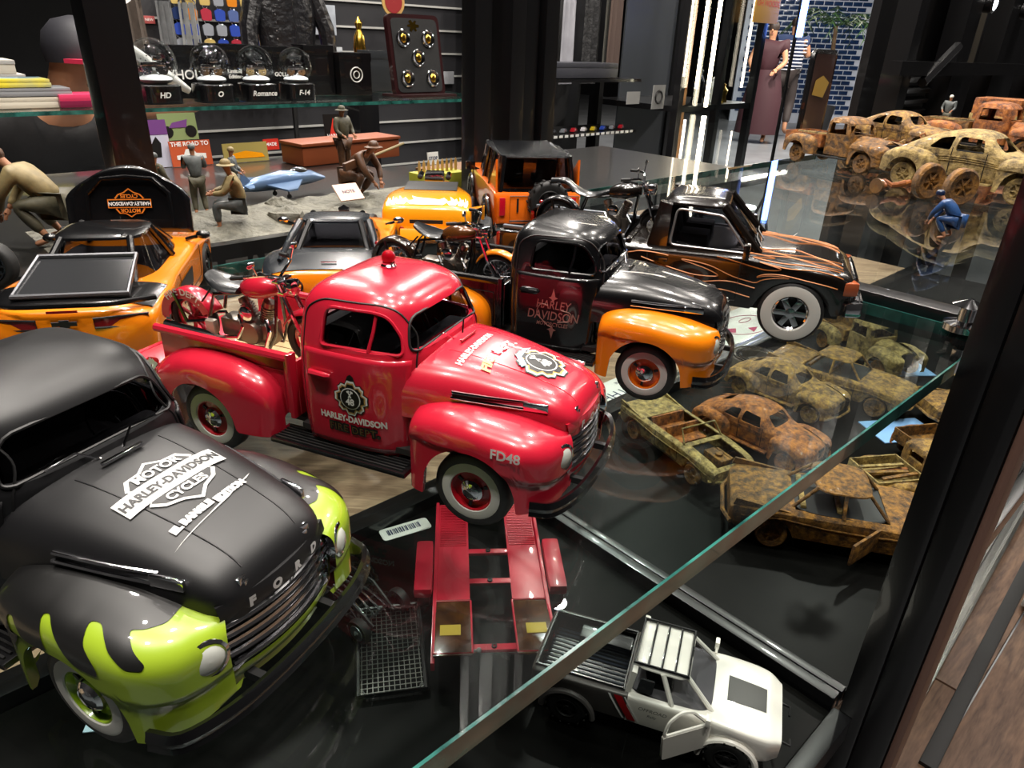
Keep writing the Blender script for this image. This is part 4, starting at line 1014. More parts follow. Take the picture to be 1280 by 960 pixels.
def rust_sedan(label, loc, hd, m=0, k=.04, roof=True, doors=False, engine=False, bonnet=True):
    M = RM[m]; T = car_root('rusty_model_car', label, 'model car', loc, hd, k)
    st = [(-2.45, .80, .88, .74, .46), (-2.3, .92, .98, .84, .40), (-1.6, .96, 1.0, .86, .36), (-.6, .94, 1.0, .86, .34), (.6, .93, 1.02, .86, .34), (1.3, .94, 1.0, .84, .36), (2.1, .90, .93, .76, .38), (2.35, .82, .84, .68, .42)]
    B = once('rsB', lambda: Body(st, [(1.5, .42), (-1.5, .42)], 4.5))
    def mk():
        cuts = [MB().box((-.15, 0, 1.0), (1.9, 1.5, .9))]
        return boolcut(B.build(70, 9), cuts, solid=.04)
    def mk2():
        return boolcut(B.build(70, 9), [MB().box((-.15, 0, 1.0), (1.9, 1.5, .9)), MB().box((1.6, 0, 1.05), (1.2, 1.2, .7))], solid=.04)
    obj('body', once('rs2' if engine else 'rs', mk2 if engine else mk).copy(), M, T)
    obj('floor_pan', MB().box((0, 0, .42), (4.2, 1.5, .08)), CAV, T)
    if roof: greenhouse(T, (-1.25, .9, .84), (-.75, .40, .66), .98, 1.48, M, M, glass=None, crown=.08, mids=(.52,), p=4, pw=.04, inner=False)
    else: obj('windshield_frame', MB().tube([(.85, -.75, 1.0), (.55, -.66, 1.4), (.55, .66, 1.4), (.85, .75, 1.0)], .03, 6), M, T)
    st_ = MB()
    for x in (.1, -.65): st_.box((x, 0, .62), (.5, 1.3, .2), bev=.05).box((x - .25, 0, .86), (.12, 1.3, .42), ry=-.2, bev=.04)
    obj('seats', st_, RM[(m + 1) % 4], T)
    if engine:
        obj('engine', MB().box((1.55, 0, .72), (.8, .4, .3), bev=.05).tube([(1.2, .3, .8), (1.9, .3, .8)], .06).lathe([(.12, .85), (.12, .95), (.001, .96)], (1.6, 0, 0), 'z', 12), RM[1], T)
    for s in (-1, 1):
        obj('side_trim', seam_on(B, [(2.1, 1.25), (-2.2, 1.25)], s, .02, .004), M, T)
        obj('tail_fin', MB().prism([(-2.4, .95), (-1.2, .98), (-2.35, 1.12)], s * .84, s * .90), M, T)
        if doors:
            d = obj('open_door', MB().box((.0, 0, 0), (1.0, .06, .5), bev=.02), M, T, loc=(.62 + (-.35 if s < 0 else 0), s * (1.28 if s < 0 else 1.2), .70), rot=(0, 0, s * radians(130)))
        else: obj('door_seam', seam_on(B, [(.75, .9), (.75, 1.9), (-.35, 1.9), (-.35, .9)], s, .012, .003), CAV, T)
        obj('headlight', MB().lathe([(.08, -.05), (.12, .02), (.08, .05), (.001, .06)], (2.30, s * .62, .68), 'x', 14), M, T)
        for xw in (1.5, -1.5): rust_wheel(T, xw, s * .84, .34, s, RM[1])
    obj('bumper', MB().tube([(2.2, -.9, .5), (2.46, -.5, .5), (2.46, .5, .5), (2.2, .9, .5)], .05, 6), M, T)
    obj('rear_bumper', MB().tube([(-2.4, -.9, .5), (-2.56, -.5, .5), (-2.56, .5, .5), (-2.4, .9, .5)], .05, 6), M, T)
    return T
def rust_truck(label, loc, hd, m=0, k=.04, box=False, load=True):
    M = RM[m]; T = car_root('rusty_model_truck', label, 'model truck', loc, hd, k)
    cab = MB().rings([rrect(-.45, .75, .72, .45, p=6), rrect(-.45, .75, .74, 1.15, p=6), rrect(-.43, .62, .70, 1.6, p=6), rrect(-.36, .5, .62, 1.72, p=5), rrect(-.2, .3, .4, 1.78, p=3)])
    cuts = [MB().prism([(-.25, 1.2), (.5, 1.2), (.42, 1.58), (-.22, 1.58)], -1, 1), MB().prism([(-.55, 1.22), (.55, 1.22), (.5, 1.56), (-.5, 1.56)], .3, 1.2, 'yz'), MB().prism([(-.3, 1.3), (.3, 1.3), (.3, 1.55), (-.3, 1.55)], -1, -.2, 'yz'), MB().box((.15, 0, 1.0), (1.0, 1.3, 1.05))]
    obj('cab', once('rt', lambda: boolcut(cab, cuts)).copy(), M, T)
    obj('bonnet', MB().rings([[(x, w_ * cos(a), zb + (h if sin(a) > 0 else .25) * sin(a)) for a in [2 * pi * i / 18 for i in range(18)]] for x, w_, zb, h in ((.72, .56, .85, .34), (1.2, .50, .85, .32), (1.7, .42, .84, .28), (1.85, .36, .83, .24))]), M, T)
    for F, nm in ((FFEN, 'front_fenders'), (RFEN, 'rear_fenders')): obj(nm, once('r' + nm, lambda: F.build(50).mesh(nm, 50)).copy(), M, T)
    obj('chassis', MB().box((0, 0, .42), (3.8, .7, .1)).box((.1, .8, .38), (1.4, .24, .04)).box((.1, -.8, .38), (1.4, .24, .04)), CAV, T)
    bd = MB()
    for s in (-1, 1): bd.box((-1.35, s * .72, .88), (1.7, .05, .45))
    bd.box((-2.2, 0, .88), (.05, 1.45, .45)).box((-.52, 0, .88), (.05, 1.45, .45)).box((-1.35, 0, .68), (1.7, 1.4, .05))
    obj('cargo_bed', bd, RM[(m + 2) % 4], T)
    if box: obj('van_box', MB().box((-1.35, 0, 1.25), (1.7, 1.5, .9), bev=.12), RM[3], T)
    elif load:
        rnd = random.Random(m + int(hd)); 
        for i in range(7): obj('scrap_beam', MB().box((-1.3 + rnd.uniform(-.2, .2), rnd.uniform(-.45, .45), .80 + i * .05), (1.5, .12, .06), rz=rnd.uniform(-.15, .15)), RM[i % 4], T)
    for s in (-1, 1):
        obj('headlight', MB().lathe([(.07, -.1), (.11, .02), (.08, .05), (.001, .06)], (1.95, s * .48, .85), 'x', 14), M, T)
        for xw in (1.45, -1.45): rust_wheel(T, xw, s * .78, .34, s, RM[1])
    obj('grille', MB().box((1.88, 0, .78), (.06, .55, .45), bev=.03), CAV, T)
    return T
# ---------------------------------------------------------------- figures: one skinned body posed joint by joint
POSES = {
 'stand': dict(pel=(0, 0, .52), che=(0, 0, .74), nec=(0, 0, .83), hed=(.01, 0, .90), top=(.01, 0, .955), sh=(0, .11, .80), el=(.03, .15, .66), ha=(.12, .10, .60), hip=(0, .05, .50), kn=(.02, .06, .28), an=(0, .07, .05), to=(.09, .08, .02)),
 'walk': dict(pel=(0, 0, .52), che=(.02, 0, .74), nec=(.03, 0, .83), hed=(.04, 0, .90), top=(.04, 0, .955), sh=(.02, .11, .80), el=(.06, .14, .67), ha=(.17, .08, .70), hip=(0, .05, .50), kn=(.05, .06, .28), an=(-.04, .07, .06), to=(.04, .08, .03)),
 'crouch': dict(pel=(-.06, 0, .26), che=(.10, 0, .42), nec=(.17, 0, .47), hed=(.22, 0, .51), top=(.24, 0, .56), sh=(.12, .11, .44), el=(.20, .13, .32), ha=(.26, .06, .20), hip=(-.05, .06, .25), kn=(.15, .10, .26), an=(.0, .09, .05), to=(.09, .10, .02)),
 'sit': dict(pel=(0, 0, .27), che=(.04, 0, .48), nec=(.07, 0, .56), hed=(.09, 0, .63), top=(.10, 0, .68), sh=(.05, .11, .53), el=(.14, .14, .40), ha=(.26, .06, .38), hip=(.02, .06, .26), kn=(.24, .08, .28), an=(.22, .08, .06), to=(.31, .09, .03)),
 'bend': dict(pel=(-.20, 0, .43), che=(.0, 0, .565), nec=(.05, 0, .613), hed=(.09, 0, .658), top=(.12, 0, .708), sh=(.0, .12, .595), el=(.14, .17, .50), ha=(.30, .12, .47), hip=(-.20, .05, .41), kn=(-.08, .07, .24), an=(-.16, .07, .05), to=(-.07, .08, .02)),
 'lean': dict(pel=(-.18, 0, .50), che=(.0, 0, .69), nec=(.06, 0, .755), hed=(.12, 0, .80), top=(.16, 0, .84), sh=(.0, .12, .73), el=(.14, .17, .60), ha=(.30, .12, .56), hip=(-.18, .05, .48), kn=(-.14, .06, .27), an=(-.16, .07, .05), to=(-.07, .08, .02))}
def skin_mesh(V, E, R, lv=2):
    me = bpy.data.meshes.new('sk'); me.from_pydata(V, E, []); o = bpy.data.objects.new('sk', me); C.objects.link(o)
    md = o.modifiers.new('k', 'SKIN'); md.use_smooth_shade = True
    sv = me.skin_vertices[0].data if me.skin_vertices else None
    if sv is None:
        bpy.context.view_layer.objects.active = o; me.skin_vertices.new() if hasattr(me.skin_vertices, 'new') else None
        sv = me.skin_vertices[0].data
    for i, r in enumerate(R): sv[i].radius = (r, r) if not isinstance(r, tuple) else r; sv[i].use_root = (i == 0)
    s = o.modifiers.new('s', 'SUBSURF'); s.levels = lv; s.render_levels = lv
    m = ev_mesh(o); bpy.data.objects.remove(o); m.shade_smooth(); return m
def figure(name, label, loc, rz, h, pose, skin, top, legs, hat=None, hatk=None, cat='figure', arms=None, group=None, stripes=None, hands=True, bare=False):
    P = dict(POSES[pose]); T = thing(name, label, cat, loc, rz, h, group); P2 = arms or {}
    V = []; E = []; R = []
    def v(p, r, par=None):
        V.append(tuple(p)); R.append(r)
        if par is not None: E.append((par, len(V) - 1))
        return len(V) - 1
    pel = v(P['pel'], .045); mid = v([(a + b) / 2 for a, b in zip(P['pel'], P['che'])], .040, pel); che = v(P['che'], .045, mid); nec = v(P['nec'], .026, che); hed = v(P['hed'], .040, nec); tp = v(P['top'], .032, hed)
    for s in (-1, 1):
        m = lambda q: (q[0], q[1] * s, q[2])
        sh = v(m(P['sh']), .028, che); el_p = P2.get(('el', s), m(P['el'])); ha_p = P2.get(('ha', s), m(P['ha']))
        el = v(el_p, .024, sh); ha = v(ha_p, .017, el)
        hp = v(m(P['hip']), .038, pel); kn = v(m(P['kn']), .034, hp); an = v(m(P['an']), .020, kn); to = v(m(P['to']), .018, an)
    body = skin_mesh(V, E, R); o = obj('body', body, skin, T)
    # clothes: slightly larger sleeves over the same joints
    def cloth(nm, chain, mt):
        V2, E2, R2 = [], [], []
        for c in chain:
            for i, (p, r) in enumerate(c):
                key = tuple(round(q, 5) for q in p)
                if key in V2_idx: j = V2_idx[key]
                else: V2.append(tuple(p)); R2.append(r); j = len(V2) - 1; V2_idx[key] = j
                if i: E2.append((pj, j))
                pj = j
        return obj(nm, skin_mesh(V2, E2, R2, 1), mt, T)
    V2_idx = {}
    ch = [[(P['pel'], .082), ([(a + b) / 2 for a, b in zip(P['pel'], P['che'])], .082), (P['che'], .094)]]
    ch.append([(P['che'], .094), (tuple(a * .4 + b * .6 for a, b in zip(P['che'], P['nec'])), .05)])
    for s in (-1, 1):
        m = lambda q: (q[0], q[1] * s, q[2]); el_p = P2.get(('el', s), m(P['el'])); ha_p = P2.get(('ha', s), m(P['ha']))
        c = [(P['che'], .094), (m(P['sh']), .050), (el_p if not bare else tuple((a + b) / 2 for a, b in zip(m(P['sh']), el_p)), .034)]
        if not bare: c.append((tuple(a * .15 + b * .85 for a, b in zip(el_p, ha_p)), .026))
        ch.append(c)
    cloth('shirt', ch, top); V2_idx = {}; ch = []
    for s in (-1, 1):
        m = lambda q: (q[0], q[1] * s, q[2]); ch.append([(P['pel'], .085), (m(P['hip']), .066), (m(P['kn']), .046), (tuple(a * .2 + b * .8 for a, b in zip(m(P['kn']), m(P['an']))), .034)])
    cloth('trousers', ch, legs)
    # hands
    for s in (-1, 1):
        m = lambda q: (q[0], q[1] * s, q[2]); el_p = Vector(P2.get(('el', s), m(P['el']))); ha_p = Vector(P2.get(('ha', s), m(P['ha']))); d = (ha_p - el_p).normalized(); sd = d.cross(Vector((0, 0, 1))).normalized()
        hm = MB().tube([ha_p, ha_p + d * .03], [.016, .019], 8)
        for q, L in ((-.014, .026), (-.005, .032), (.005, .031), (.014, .024)):
            a = ha_p + d * .028 + sd * q; hm.tube([a, a + d * L * .6 - Vector((0, 0, .004)), a + d * L - Vector((0, 0, .014))], [.0058, .005, .004], 5)
        a = ha_p + d * .01 + sd * .016 * -s; hm.tube([a, a + d * .018 + sd * -.012 * s, a + d * .030 - sd * .012 * s], [.006, .0055, .0045], 5)
        obj('hand', hm, skin, T)
    # face
    hd = Vector(P['hed']); f = MB().ball(hd + Vector((.041, 0, .004)), .009, 8, (1, .8, 1.2))
    obj('nose', f, skin, T); ey = MB()
    for s in (-1, 1): ey.ball(hd + Vector((.034, s * .016, .016)), .0055, 8)
    obj('eyes', ey, DARK, T); obj('mouth', MB().tube([hd + Vector((.037, -.011, -.018)), hd + Vector((.040, 0, -.019)), hd + Vector((.037, .011, -.018))], .003, 5), mat('lips', '8a4a40', .6), T)
    tpv = (hd + Vector(P['top'])) / 2
    if hat: 
        hb = MB().rings([[tpv + Vector((r * cos(a), r * sin(a) * .9, z)) for a in [2 * pi * i / 16 for i in range(16)]] for r, z in ((.050, -.012), (.053, .006), (.047, .03), (.03, .046), (.004, .052))])
        if hatk == 'brim': hb.rings([[tpv + Vector((r * cos(a), r * sin(a), z)) for a in [2 * pi * i / 16 for i in range(16)]] for r, z in ((.048, -.006), (.088, -.014), (.088, -.008), (.048, .004))])
        hh = obj('hat', hb, hat, T)
    else: obj('hair', MB().rings([[tpv + Vector((-.006 + r * cos(a), r * sin(a) * .9, z)) for a in [2 * pi * i / 16 for i in range(16)]] for r, z in ((.046, -.02), (.050, .0), (.045, .026), (.03, .042), (.004, .048))]), mat('hair_dark', '2a1c14', .6), T)
    return T
# ---------------------------------------------------------------- lights of the shop, and added fill lights
def spot(p, e, size=.05, col=(1, .93, .85), target=None, spread=None):
    l = bpy.data.lights.new('downlight_or_fill', 'AREA'); l.shape = 'DISK'; l.size = size; l.energy = e; l.color = col
    if spread: l.spread = radians(spread)
    o = bpy.data.objects.new('downlight_or_fill', l); C.objects.link(o); o.location = p
    if target is not None: o.rotation_euler = (Vector(target) - Vector(p)).to_track_quat('-Z', 'Y').to_euler()
    return o
CEIL = 1.75
SPOTS = [(-.55, -.1), (-.1, -.25), (.35, -.15), (-.35, .45), (.15, .35), (.65, .4), (-.6, 1.0), (.0, 1.0), (.6, 1.0), (1.3, .9), (1.2, 1.9), (-.9, 1.9), (.2, 2.0), (2.4, 2.4), (1.8, 3.6), (-.8, 3.4), (3.4, 5.0), (4.2, 7.5), (3.0, 9.5), (5.2, 10.5)]
for i, (x, y) in enumerate(SPOTS):
    spot((x, y, CEIL - .03), (11.0 if y < 1.5 else 26.0) if y < 5 else 130.0, .07 if y < 5 else .3)

for p_, e_ in ((en(.45, -2.1, CEIL - .03), 9), (en(1.3, -2.2, CEIL - .03), 10), (en(2.3, -1.9, CEIL - .03), 26)): spot(p_, e_, .07)  # fill lights added to brighten the shop background
for i, (x, y, L) in enumerate(((1.0, 4.0, 1.4), (3.6, 3.8, 1.6), (2.6, 6.5, 2.0), (5.0, 9.0, 2.4), (4.4, 12.5, 2.4))):  # glowing strips added to brighten chrome and give streak reflections
    o = bpy.data.objects.new('ceiling_light', MB().box((0, 0, 0), (L, .045 if y < 5 else .12, .02)).mesh('ceiling_light')); C.objects.link(o); o.location = (x, y, CEIL - .02); o.rotation_euler = (0, 0, A1)
    o.data.materials.append(mat('added_strip_glow', 'fff4e4', .5, emit=16.)); tag(o, 'added white light strip on the dark ceiling, %s along the shop' % ['first', 'second', 'third', 'fourth', 'fifth', 'sixth', 'seventh', 'eighth', 'ninth'][i], 'lamp')
# ---------------------------------------------------------------- setting
def ebox(mb, e0, e1, n0, n1, z0, z1, bev=0.):
    c = en((e0 + e1) / 2, (n0 + n1) / 2, (z0 + z1) / 2); return mb.box(c, (e1 - e0, n1 - n0, z1 - z0), rz=A1, bev=bev)
def eb(name, e0, e1, n0, n1, z0, z1, m, parent=None, bev=0.):
    return obj(name, ebox(MB(), e0, e1, n0, n1, z0, z1, bev), m, parent)
FLOOR_FAR = mat('floor_grey', '85888c', .35, 0, .2, noise=.35, nscale=2.5)
WOODL = woodmat('oak_light', 'c4a688', '8a6e58', 9, (1.2, 9, 1), .45)
WOODD = woodmat('oak_brown', '8a6a54', '4c3529', 5, (1.0, 7, 1), .5)
struct('floor', ebox(MB(), -4, 16, -14, 4, -1.10, -1.06), FLOOR_FAR)
struct('ceiling', ebox(MB(), -4, 16, -14, 4, CEIL, CEIL + .05), mat('ceiling_dark', '2c2c2f', .8))
WALLM = mat('wall_dark', '1d1d20', .6, 0, .1, noise=.3, nscale=3)
struct('wall_back', ebox(MB(), -4, 16, -13.6, -13.5, -1.1, CEIL), WALLM)
struct('wall_left', ebox(MB(), -3.1, -3.0, -14, 4, -1.1, CEIL), WALLM)
struct('wall_right', ebox(MB(), 15.0, 15.1, -14, 4, -1.1, CEIL), WALLM)
struct('wall_front', ebox(MB(), -4, 16, 3.5, 3.6, -1.1, CEIL), WALLM)
# planked floor beyond the cabinet corner
fl = bpy.data.objects['floor']
for k in range(11):
    for j in range(2):
        o = obj('plank', MB().box((0, 0, 0), (1.37, .186, .012), bev=.003), WOODD, fl); o.location = en(.75 + j * 1.375 + (.4 if k % 2 else 0), -.55 + k * .19, -1.054); o.rotation_euler = (0, 0, A1 + .0)
# our cabinet: black base, rails, posts
base = thing('display_cabinet', 'black framed display cabinet with low black base panels and corner post', 'cabinet', en(0, -.29, -.28))
def cb(nm, *a, m=FRAME, bev=.002):
    o = eb(nm, *a, m, None, bev); o.parent = base; o.matrix_parent_inverse = base.matrix_basis.inverted(); return o
BASEM = mat('base_black', '0b0b0a', .36, 0, .0, noise=.4, nscale=30, spec=.05)
bpy.context.view_layer.update()
cb('base_panel', -.45, .428, -.485, -.095, -.292, -.281, m=BASEM)
cb('base_panel', .455, 1.75, -.485, -.095, -.292, -.281, m=BASEM)
cb('back_rail', -.45, 1.75, -.500, -.486, -.292, -.268)
cb('back_rail', -.45, 1.75, -.518, -.504, -.292, -.274)
cb('divider_rail', .430, .440, -.486, -.095, -.292, -.270)
cb('divider_rail', .446, .454, -.486, -.095, -.292, -.275)
cb('front_rail', -.45, .43, -.094, -.080, -.300, -.276)
cb('front_rail', .46, 1.75, -.094, -.080, -.300, -.276)
cb('corner_post', .430, .452, -.090, -.0735, -.9, .9)
cb('corner_post', .4325, .455, -.073, -.054, -.9, .9)
cb('post_trim', .434, .458, -.0535, -.048, -.9, .9, m=mat('trim_brown', '6b5046', .45))
tag(eb('cabinet_post', .150, .178, -.615, -.585, -1.06, .9, FRAME, None, .002), 'slim black cabinet post rising behind the raised bonnet', 'post')
tag(eb('cabinet_post', .496, .518, -.612, -.590, -1.06, .9, FRAME, None, .002), 'narrow black post just left of the wide ribbed column', 'post')
t = thing('column', 'wide ribbed black column rising behind the orange off-roader', 'column', en(.568, -.60, -1.06), A1)
for q in range(3): obj('column_rib', MB().box((-.022 + q * .024, (q == 1) * .006, .98), (.020, .040, 1.96), bev=.003), FRAME, t)
cb('shelf_rail', .516, .536, -.50, -.100, -.018, .004)
# glass shelves with green polished edges
GL = glassmat('shelf_glass', (.90, .955, .94), 1.50, 0, .02); GE = glassmat('glass_edge', (.10, .34, .30), 1.7, .12); GE2 = mat('glass_edge_green', '2f6f66', .15, 0, 1, col2='0e3a36', nscale=60)
def glass_shelf(label, e0, e1, n0, n1, z, th=.008):
    o = tag(eb('glass_shelf', e0, e1, n0, n1, z - th, z, GL), label, 'shelf')
    obj('polished_edge', ebox(MB(), e0, e1, n1 + .0002, n1 + .0012, z - th, z), GE2, o)
    obj('polished_edge', ebox(MB(), e1 + .0002, e1 + .0010, n0, n1, z - th, z), GE2, o)
    obj('polished_edge', ebox(MB(), e0, e1, n0 - .0012, n0 - .0002, z - th, z), GE2, o); return o
glass_shelf('clear glass shelf with green edge carrying the red fire truck', -.45, .503, -.512, -.0935, -.0002)
glass_shelf('clear glass shelf beyond the corner rail carrying the rusty coupe', .540, 2.2, -.56, -.105, -.0002)
t = thing('shelf_support', 'small chrome shelf clamp at the glass corner beside black post', 'bracket', en(.497, -.108, 0))
obj('clamp', MB().lathe([(.001, 0), (.012, 0), (.012, .004), (.005, .006), (.005, .014), (.010, .016), (.001, .020)], (0, 0, 0.001), 'z', 16), CHROME, t)
obj('clamp_arm', MB().box((.004, 0, -.016), (.02, .006, .012), rz=A1, bev=.001), CHROME, t)

# wooden plinth behind the base, with the paper signs
pl = tag(eb('wooden_plinth', -1.2, 1.78, -1.30, -.520, -.34, -.293, WOODL), 'pale oak plinth seen through the glass behind the black base', 'plinth')
PAPER = mat('paper_white', 'e4e2dc', .6)
PINK = mat('print_pink', 'b0305c', .6); INK = mat('print_ink', '2a3050', .6)
def paper(label, c, w_, h_, rz, items):
    o = tag(obj('paper_sign', MB().box((0, 0, 0), (w_, h_, .0008)), PAPER, None), label, 'sign'); o.location = c; o.rotation_euler = (0, 0, rz)
    for kind, a, m, nm in items:
        q = MB()
        if kind == 't': drape_text(q, a[0], a[1], lambda x, y: (x, y, .0007), (a[2], a[3]))
        elif kind == 'c': q.tube([(a[0] + a[2] * cos(t_), a[1] + a[3] * sin(t_), .0007) for t_ in lin(0, 2 * pi, 40)[:-1]], .0007, 4, closed=True)
        elif kind == 'p': drape_poly(q, a, lambda x, y: (x, y, .0008), .02)
        obj(nm, q, m, o)
    return o
paper('white paper sign reading THE ROAD under the orange pickup wheel', en(.715, -.551, -.2925), .26, .060, A1 + pi, [('t', ('THE ROAD', .026, .03, .005), INK, 'lettering'), ('t', ('HOUSE', .008, -.05, -.018), INK, 'small_lettering'), ('p', [(.08, -.025), (.13, -.025), (.13, -.012), (.08, -.014)], PINK, 'pink_print')])
paper('white paper sign with pink circle drawing under the black pickup', en(1.11, -.578, -.2925), .34, .112, A1 + pi, [('t', ('HOLD', .022, .08, -.025), INK, 'lettering'), ('c', (-.02, .0, .062, .036), PINK, 'circle_print'),
      ('p', [(.01, .0), (.03, .012), (.04, .0), (.03, -.012)], PINK, 'pink_print'), ('p', [(-.03, .02), (.0, .03), (-.01, .012)], PINK, 'pink_print'), ('c', (-.04, -.012, .018, .006), PINK, 'curl_print')])

# car trailer on the base, below the red truck
TR = mat('trailer_red', 'c01c34', .35, 0, .6)
t = thing('model_trailer', 'red two-ramp car trailer lying below the red fire truck', 'model trailer', (-.0165, .512, -.2805), radians(-84.8))
for s in (-1, 1):
    d = obj('ramp_deck', MB().box((.002, s * .0315, .0185), (.134, .028, .003), bev=.0005), TR, t)
    rd = MB()
    for k in range(24): rd.box((-.062 + k * .0026, s * .0315, .0203), (.0012, .024, .0008))
    obj('tread_ridges', rd, TR, d)
    obj('side_rail', MB().box((.035, s * .0465, .019), (.20, .003, .008), bev=.0005), TR, t)
    f = obj('mudguard', MB().box((.032, s * .0565, .024), (.064, .0155, .010), bev=.004), TR, t)
    for x in (.016, .048):
        wh = obj('wheel', MB().lathe([(.004, -.004), (.013, -.005), (.014, 0), (.013, .005), (.004, .004)], (0, 0, 0), 'y', 18), RUBBER, t, loc=(x, s * .0565, .0142))
    r = obj('tail_ramp', MB().box((0, 0, 0), (.066, .029, .002), bev=.0005), mat('ramp_amber', '2c1408', .2, .0, 1, col2='4e2c10', nscale=80), t, loc=(.101, s * .0315, .024), rot=(0, -.12, 0))
    obj('warning_label', MB().box((.005, .002 * s, .0013), (.012, .016, .0004)), mat('label_yellow', 'a88a18', .5), r)
    obj('ramp_rim', MB().tube([(-.031, -.0145, .001), (.031, -.0145, .001), (.031, .0145, .001), (-.031, .0145, .001)], .0009, 5, closed=True), TR, r)
for x in (.006, .045, .118): 
    b = obj('cross_bar', MB().box((x, 0, .0185), (.006, .036 if x < .1 else .088, .003), bev=.0005), TR, t)
    obj('bolt', MB().lathe([(.001, .0215), (.0022, .0215), (.0022, .020)], (x, 0, 0), 'z', 10), DARK, b)
obj('tow_bar', MB().box((-.09, 0, .016), (.06, .012, .006), bev=.001), TR, t)
obj('pull_pin', MB().tube([(.125, -.012, .024), (.128, -.034, .024)], .0012, 6).ball((.125, -.012, .024), .0022, 8), mat('copper_print'), t)

t = thing('barcode_tag', 'small white barcode sticker left of the red trailer', 'sticker', (-.0995, .558, -.2805), radians(30))
obj('card', MB().prism(fillet([(-.025, -.009), (.025, -.009), (.025, .009), (-.025, .009)], .004, 3), 0, .0006, 'xy'), PAPER, t)
bars = MB(); rr = random.Random(3); x = -.018
while x < .016: w_ = rr.choice((.0006, .001, .0014)); bars.box((x, .001, .0008), (w_, .008, .0003)); x += w_ + .0009
obj('barcode', bars, INK, t)
t = thing('barcode_tag', 'pale blue barcode sticker beneath the green truck front wheel', 'sticker', (-.262, .338, -.2805), radians(10))
obj('card', MB().box((0, 0, .0004), (.05, .022, .0008)), mat('paper_blue', 'b4d0de', .6), t)
bars = MB(); x = -.018
while x < .018: w_ = rr.choice((.0006, .001, .0014)); bars.box((x, .001, .001), (w_, .012, .0003)); x += w_ + .0009
obj('barcode', bars, INK, t)
# cluttered black wire car seen behind green bumper
t = thing('wire_buggy', 'black spidery wire-framed buggy behind the green truck bumper', 'model car', (-.139, .458, -.2805), radians(-35), .85)
bz = MB()
for s in (-1, 1):
    bz.tube([(-.05, s * .018, .012), (-.02, s * .018, .03), (.03, s * .016, .03), (.06, s * .014, .012)], .0018, 5)
    bz.tube([(-.05, s * .02, .01), (.06, s * .016, .01)], .0018, 5)
for k in range(6): bz.tube([(-.05 + k * .02, -.02, .012), (-.05 + k * .02, .02, .012)], .0012, 5)
obj('wire_frame', bz, DARK, t)
for s in (-1, 1):
    for x in (-.045, .055):
        wq = obj('wheel', MB().lathe([(.008, -.004), (.012, -.004), (.013, 0), (.012, .004), (.008, .004)], (0, 0, 0), 'y', 20), RUBBER, t, loc=(x, s * .026, .0135))
        obj('wheel_disc', MB().lathe([(.0085, .003 * s), (.0080, .0045 * s), (.003, .0045 * s), (.001, .006 * s)], (0, 0, 0), 'y', 20), mat('wheel_pale', '9aa8ac', .3, .5), wq)
for k in range(5): obj('chrome_pipe', MB().tube([(.0, -.014 + k * .006, .026), (.03, -.016 + k * .007, .022), (.05, -.018 + k * .008, .012)], .0011, 6), CHROME, t)
t = thing('mesh_tray', 'black wire mesh tray between the green truck and red trailer', 'tray', (-.088, .405, -.2805), radians(-78))
g = MB()
for k in range(12): g.box((0, -.022 + k * .004, .004), (.085, .0006, .0006))
for k in range(20): g.box((-.042 + k * .0044, 0, .004), (.0005, .046, .0005))
obj('wire_mesh', g, mat('wire_grey', '6a6a66', .3, .8), t); t_ = MB().tube([(-.044, -.025, .004), (.044, -.025, .004), (.044, .025, .004), (-.044, .025, .004)], .002, 5, closed=True); obj('tray_rim', t_, FRAME, t)
for x in (-.04, .04):
    for y in (-.022, .022): obj('foot', MB().lathe([(.001, 0), (.002, 0), (.002, .004), (.001, .004)], (x, y, 0), 'z', 8), DARK, t)

# ---------------------------------------------------------------- three step-side pickups
BF = mat('bedwood', 'c9b080', .6)
red = pickup48('red fire department pickup with whitewall tyres and roof beacon', -.0535, .2563, -22.28, RED, RED, mat('rim_red', 'b01020', .3, 0, 1), BLACKP, BF, None, tail=radians(82))
bo = pickup48('glossy black pickup with orange fenders and chrome door emblem', .02106, .3580, -21.07, BLACKP, ORG, mat('rim_org', 'd8650c', .3, 0, 1), BLACKP, DARK, None, tail=radians(82))
grn = pickup48('matte black pickup with lime green flame fenders, nearest the camera', -.1354, .1681, -23.47, MBK, GRN, mat('rim_grn', '9cc41c', .3, 0, 1), BLACKP, DARK, None, hoodpaint=MBK)
# beacon
b = obj('beacon', MB().lathe([(.001, 1.935), (.075, 1.935), (.075, 1.97), (.06, 1.985), (.06, 2.0), (.001, 2.0)], (.16, 0, 0), 'z', 20), CHROME, red)
obj('beacon_lens', MB().ball((.16, 0, 2.045), .068, 16), mat('beacon_red', 'a00818', .08, 0, 1), b)
def hoodfn(off): return lambda a, b: (a * 0 + b, a, hood_z(b, a, off))
def doorfn(off): return lambda a, b: (a, -(cab_y(a, b) + .023 + off), b)
# green truck: bar and shield print on bonnet  (a = across, b = up the text = towards the cab)
CRM = mat('print_cream', 'd9d9d6', .5)
shield_emblem(grn, lambda a, b: (1.40 - b, a, hood_z(1.40 - b, a, .006)), .74, CRM, MBK, MBK, 'bonnet_emblem', True)
for nm, a0, w_ in (('EL RANGLE', -.16, 1), ('EDITION', .14, 1)):
    q = MB(); drape_text(q, nm, .062, lambda a, b: (1.73 - b, a, hood_z(1.73 - b, a, .010)), (a0, 0), rot=.06, bold=.006); obj('lettering', q, CRM, grn)
obj('swoosh', (lambda q: (drape_poly(q, [(-.40, -.10), (-.1, -.06), (.30, .02), (.36, .05), (.1, -.035), (-.25, -.085)], lambda a, b: (1.73 - b, a, hood_z(1.73 - b, a, .008)), .06), q)[1])(MB()), CRM, grn)
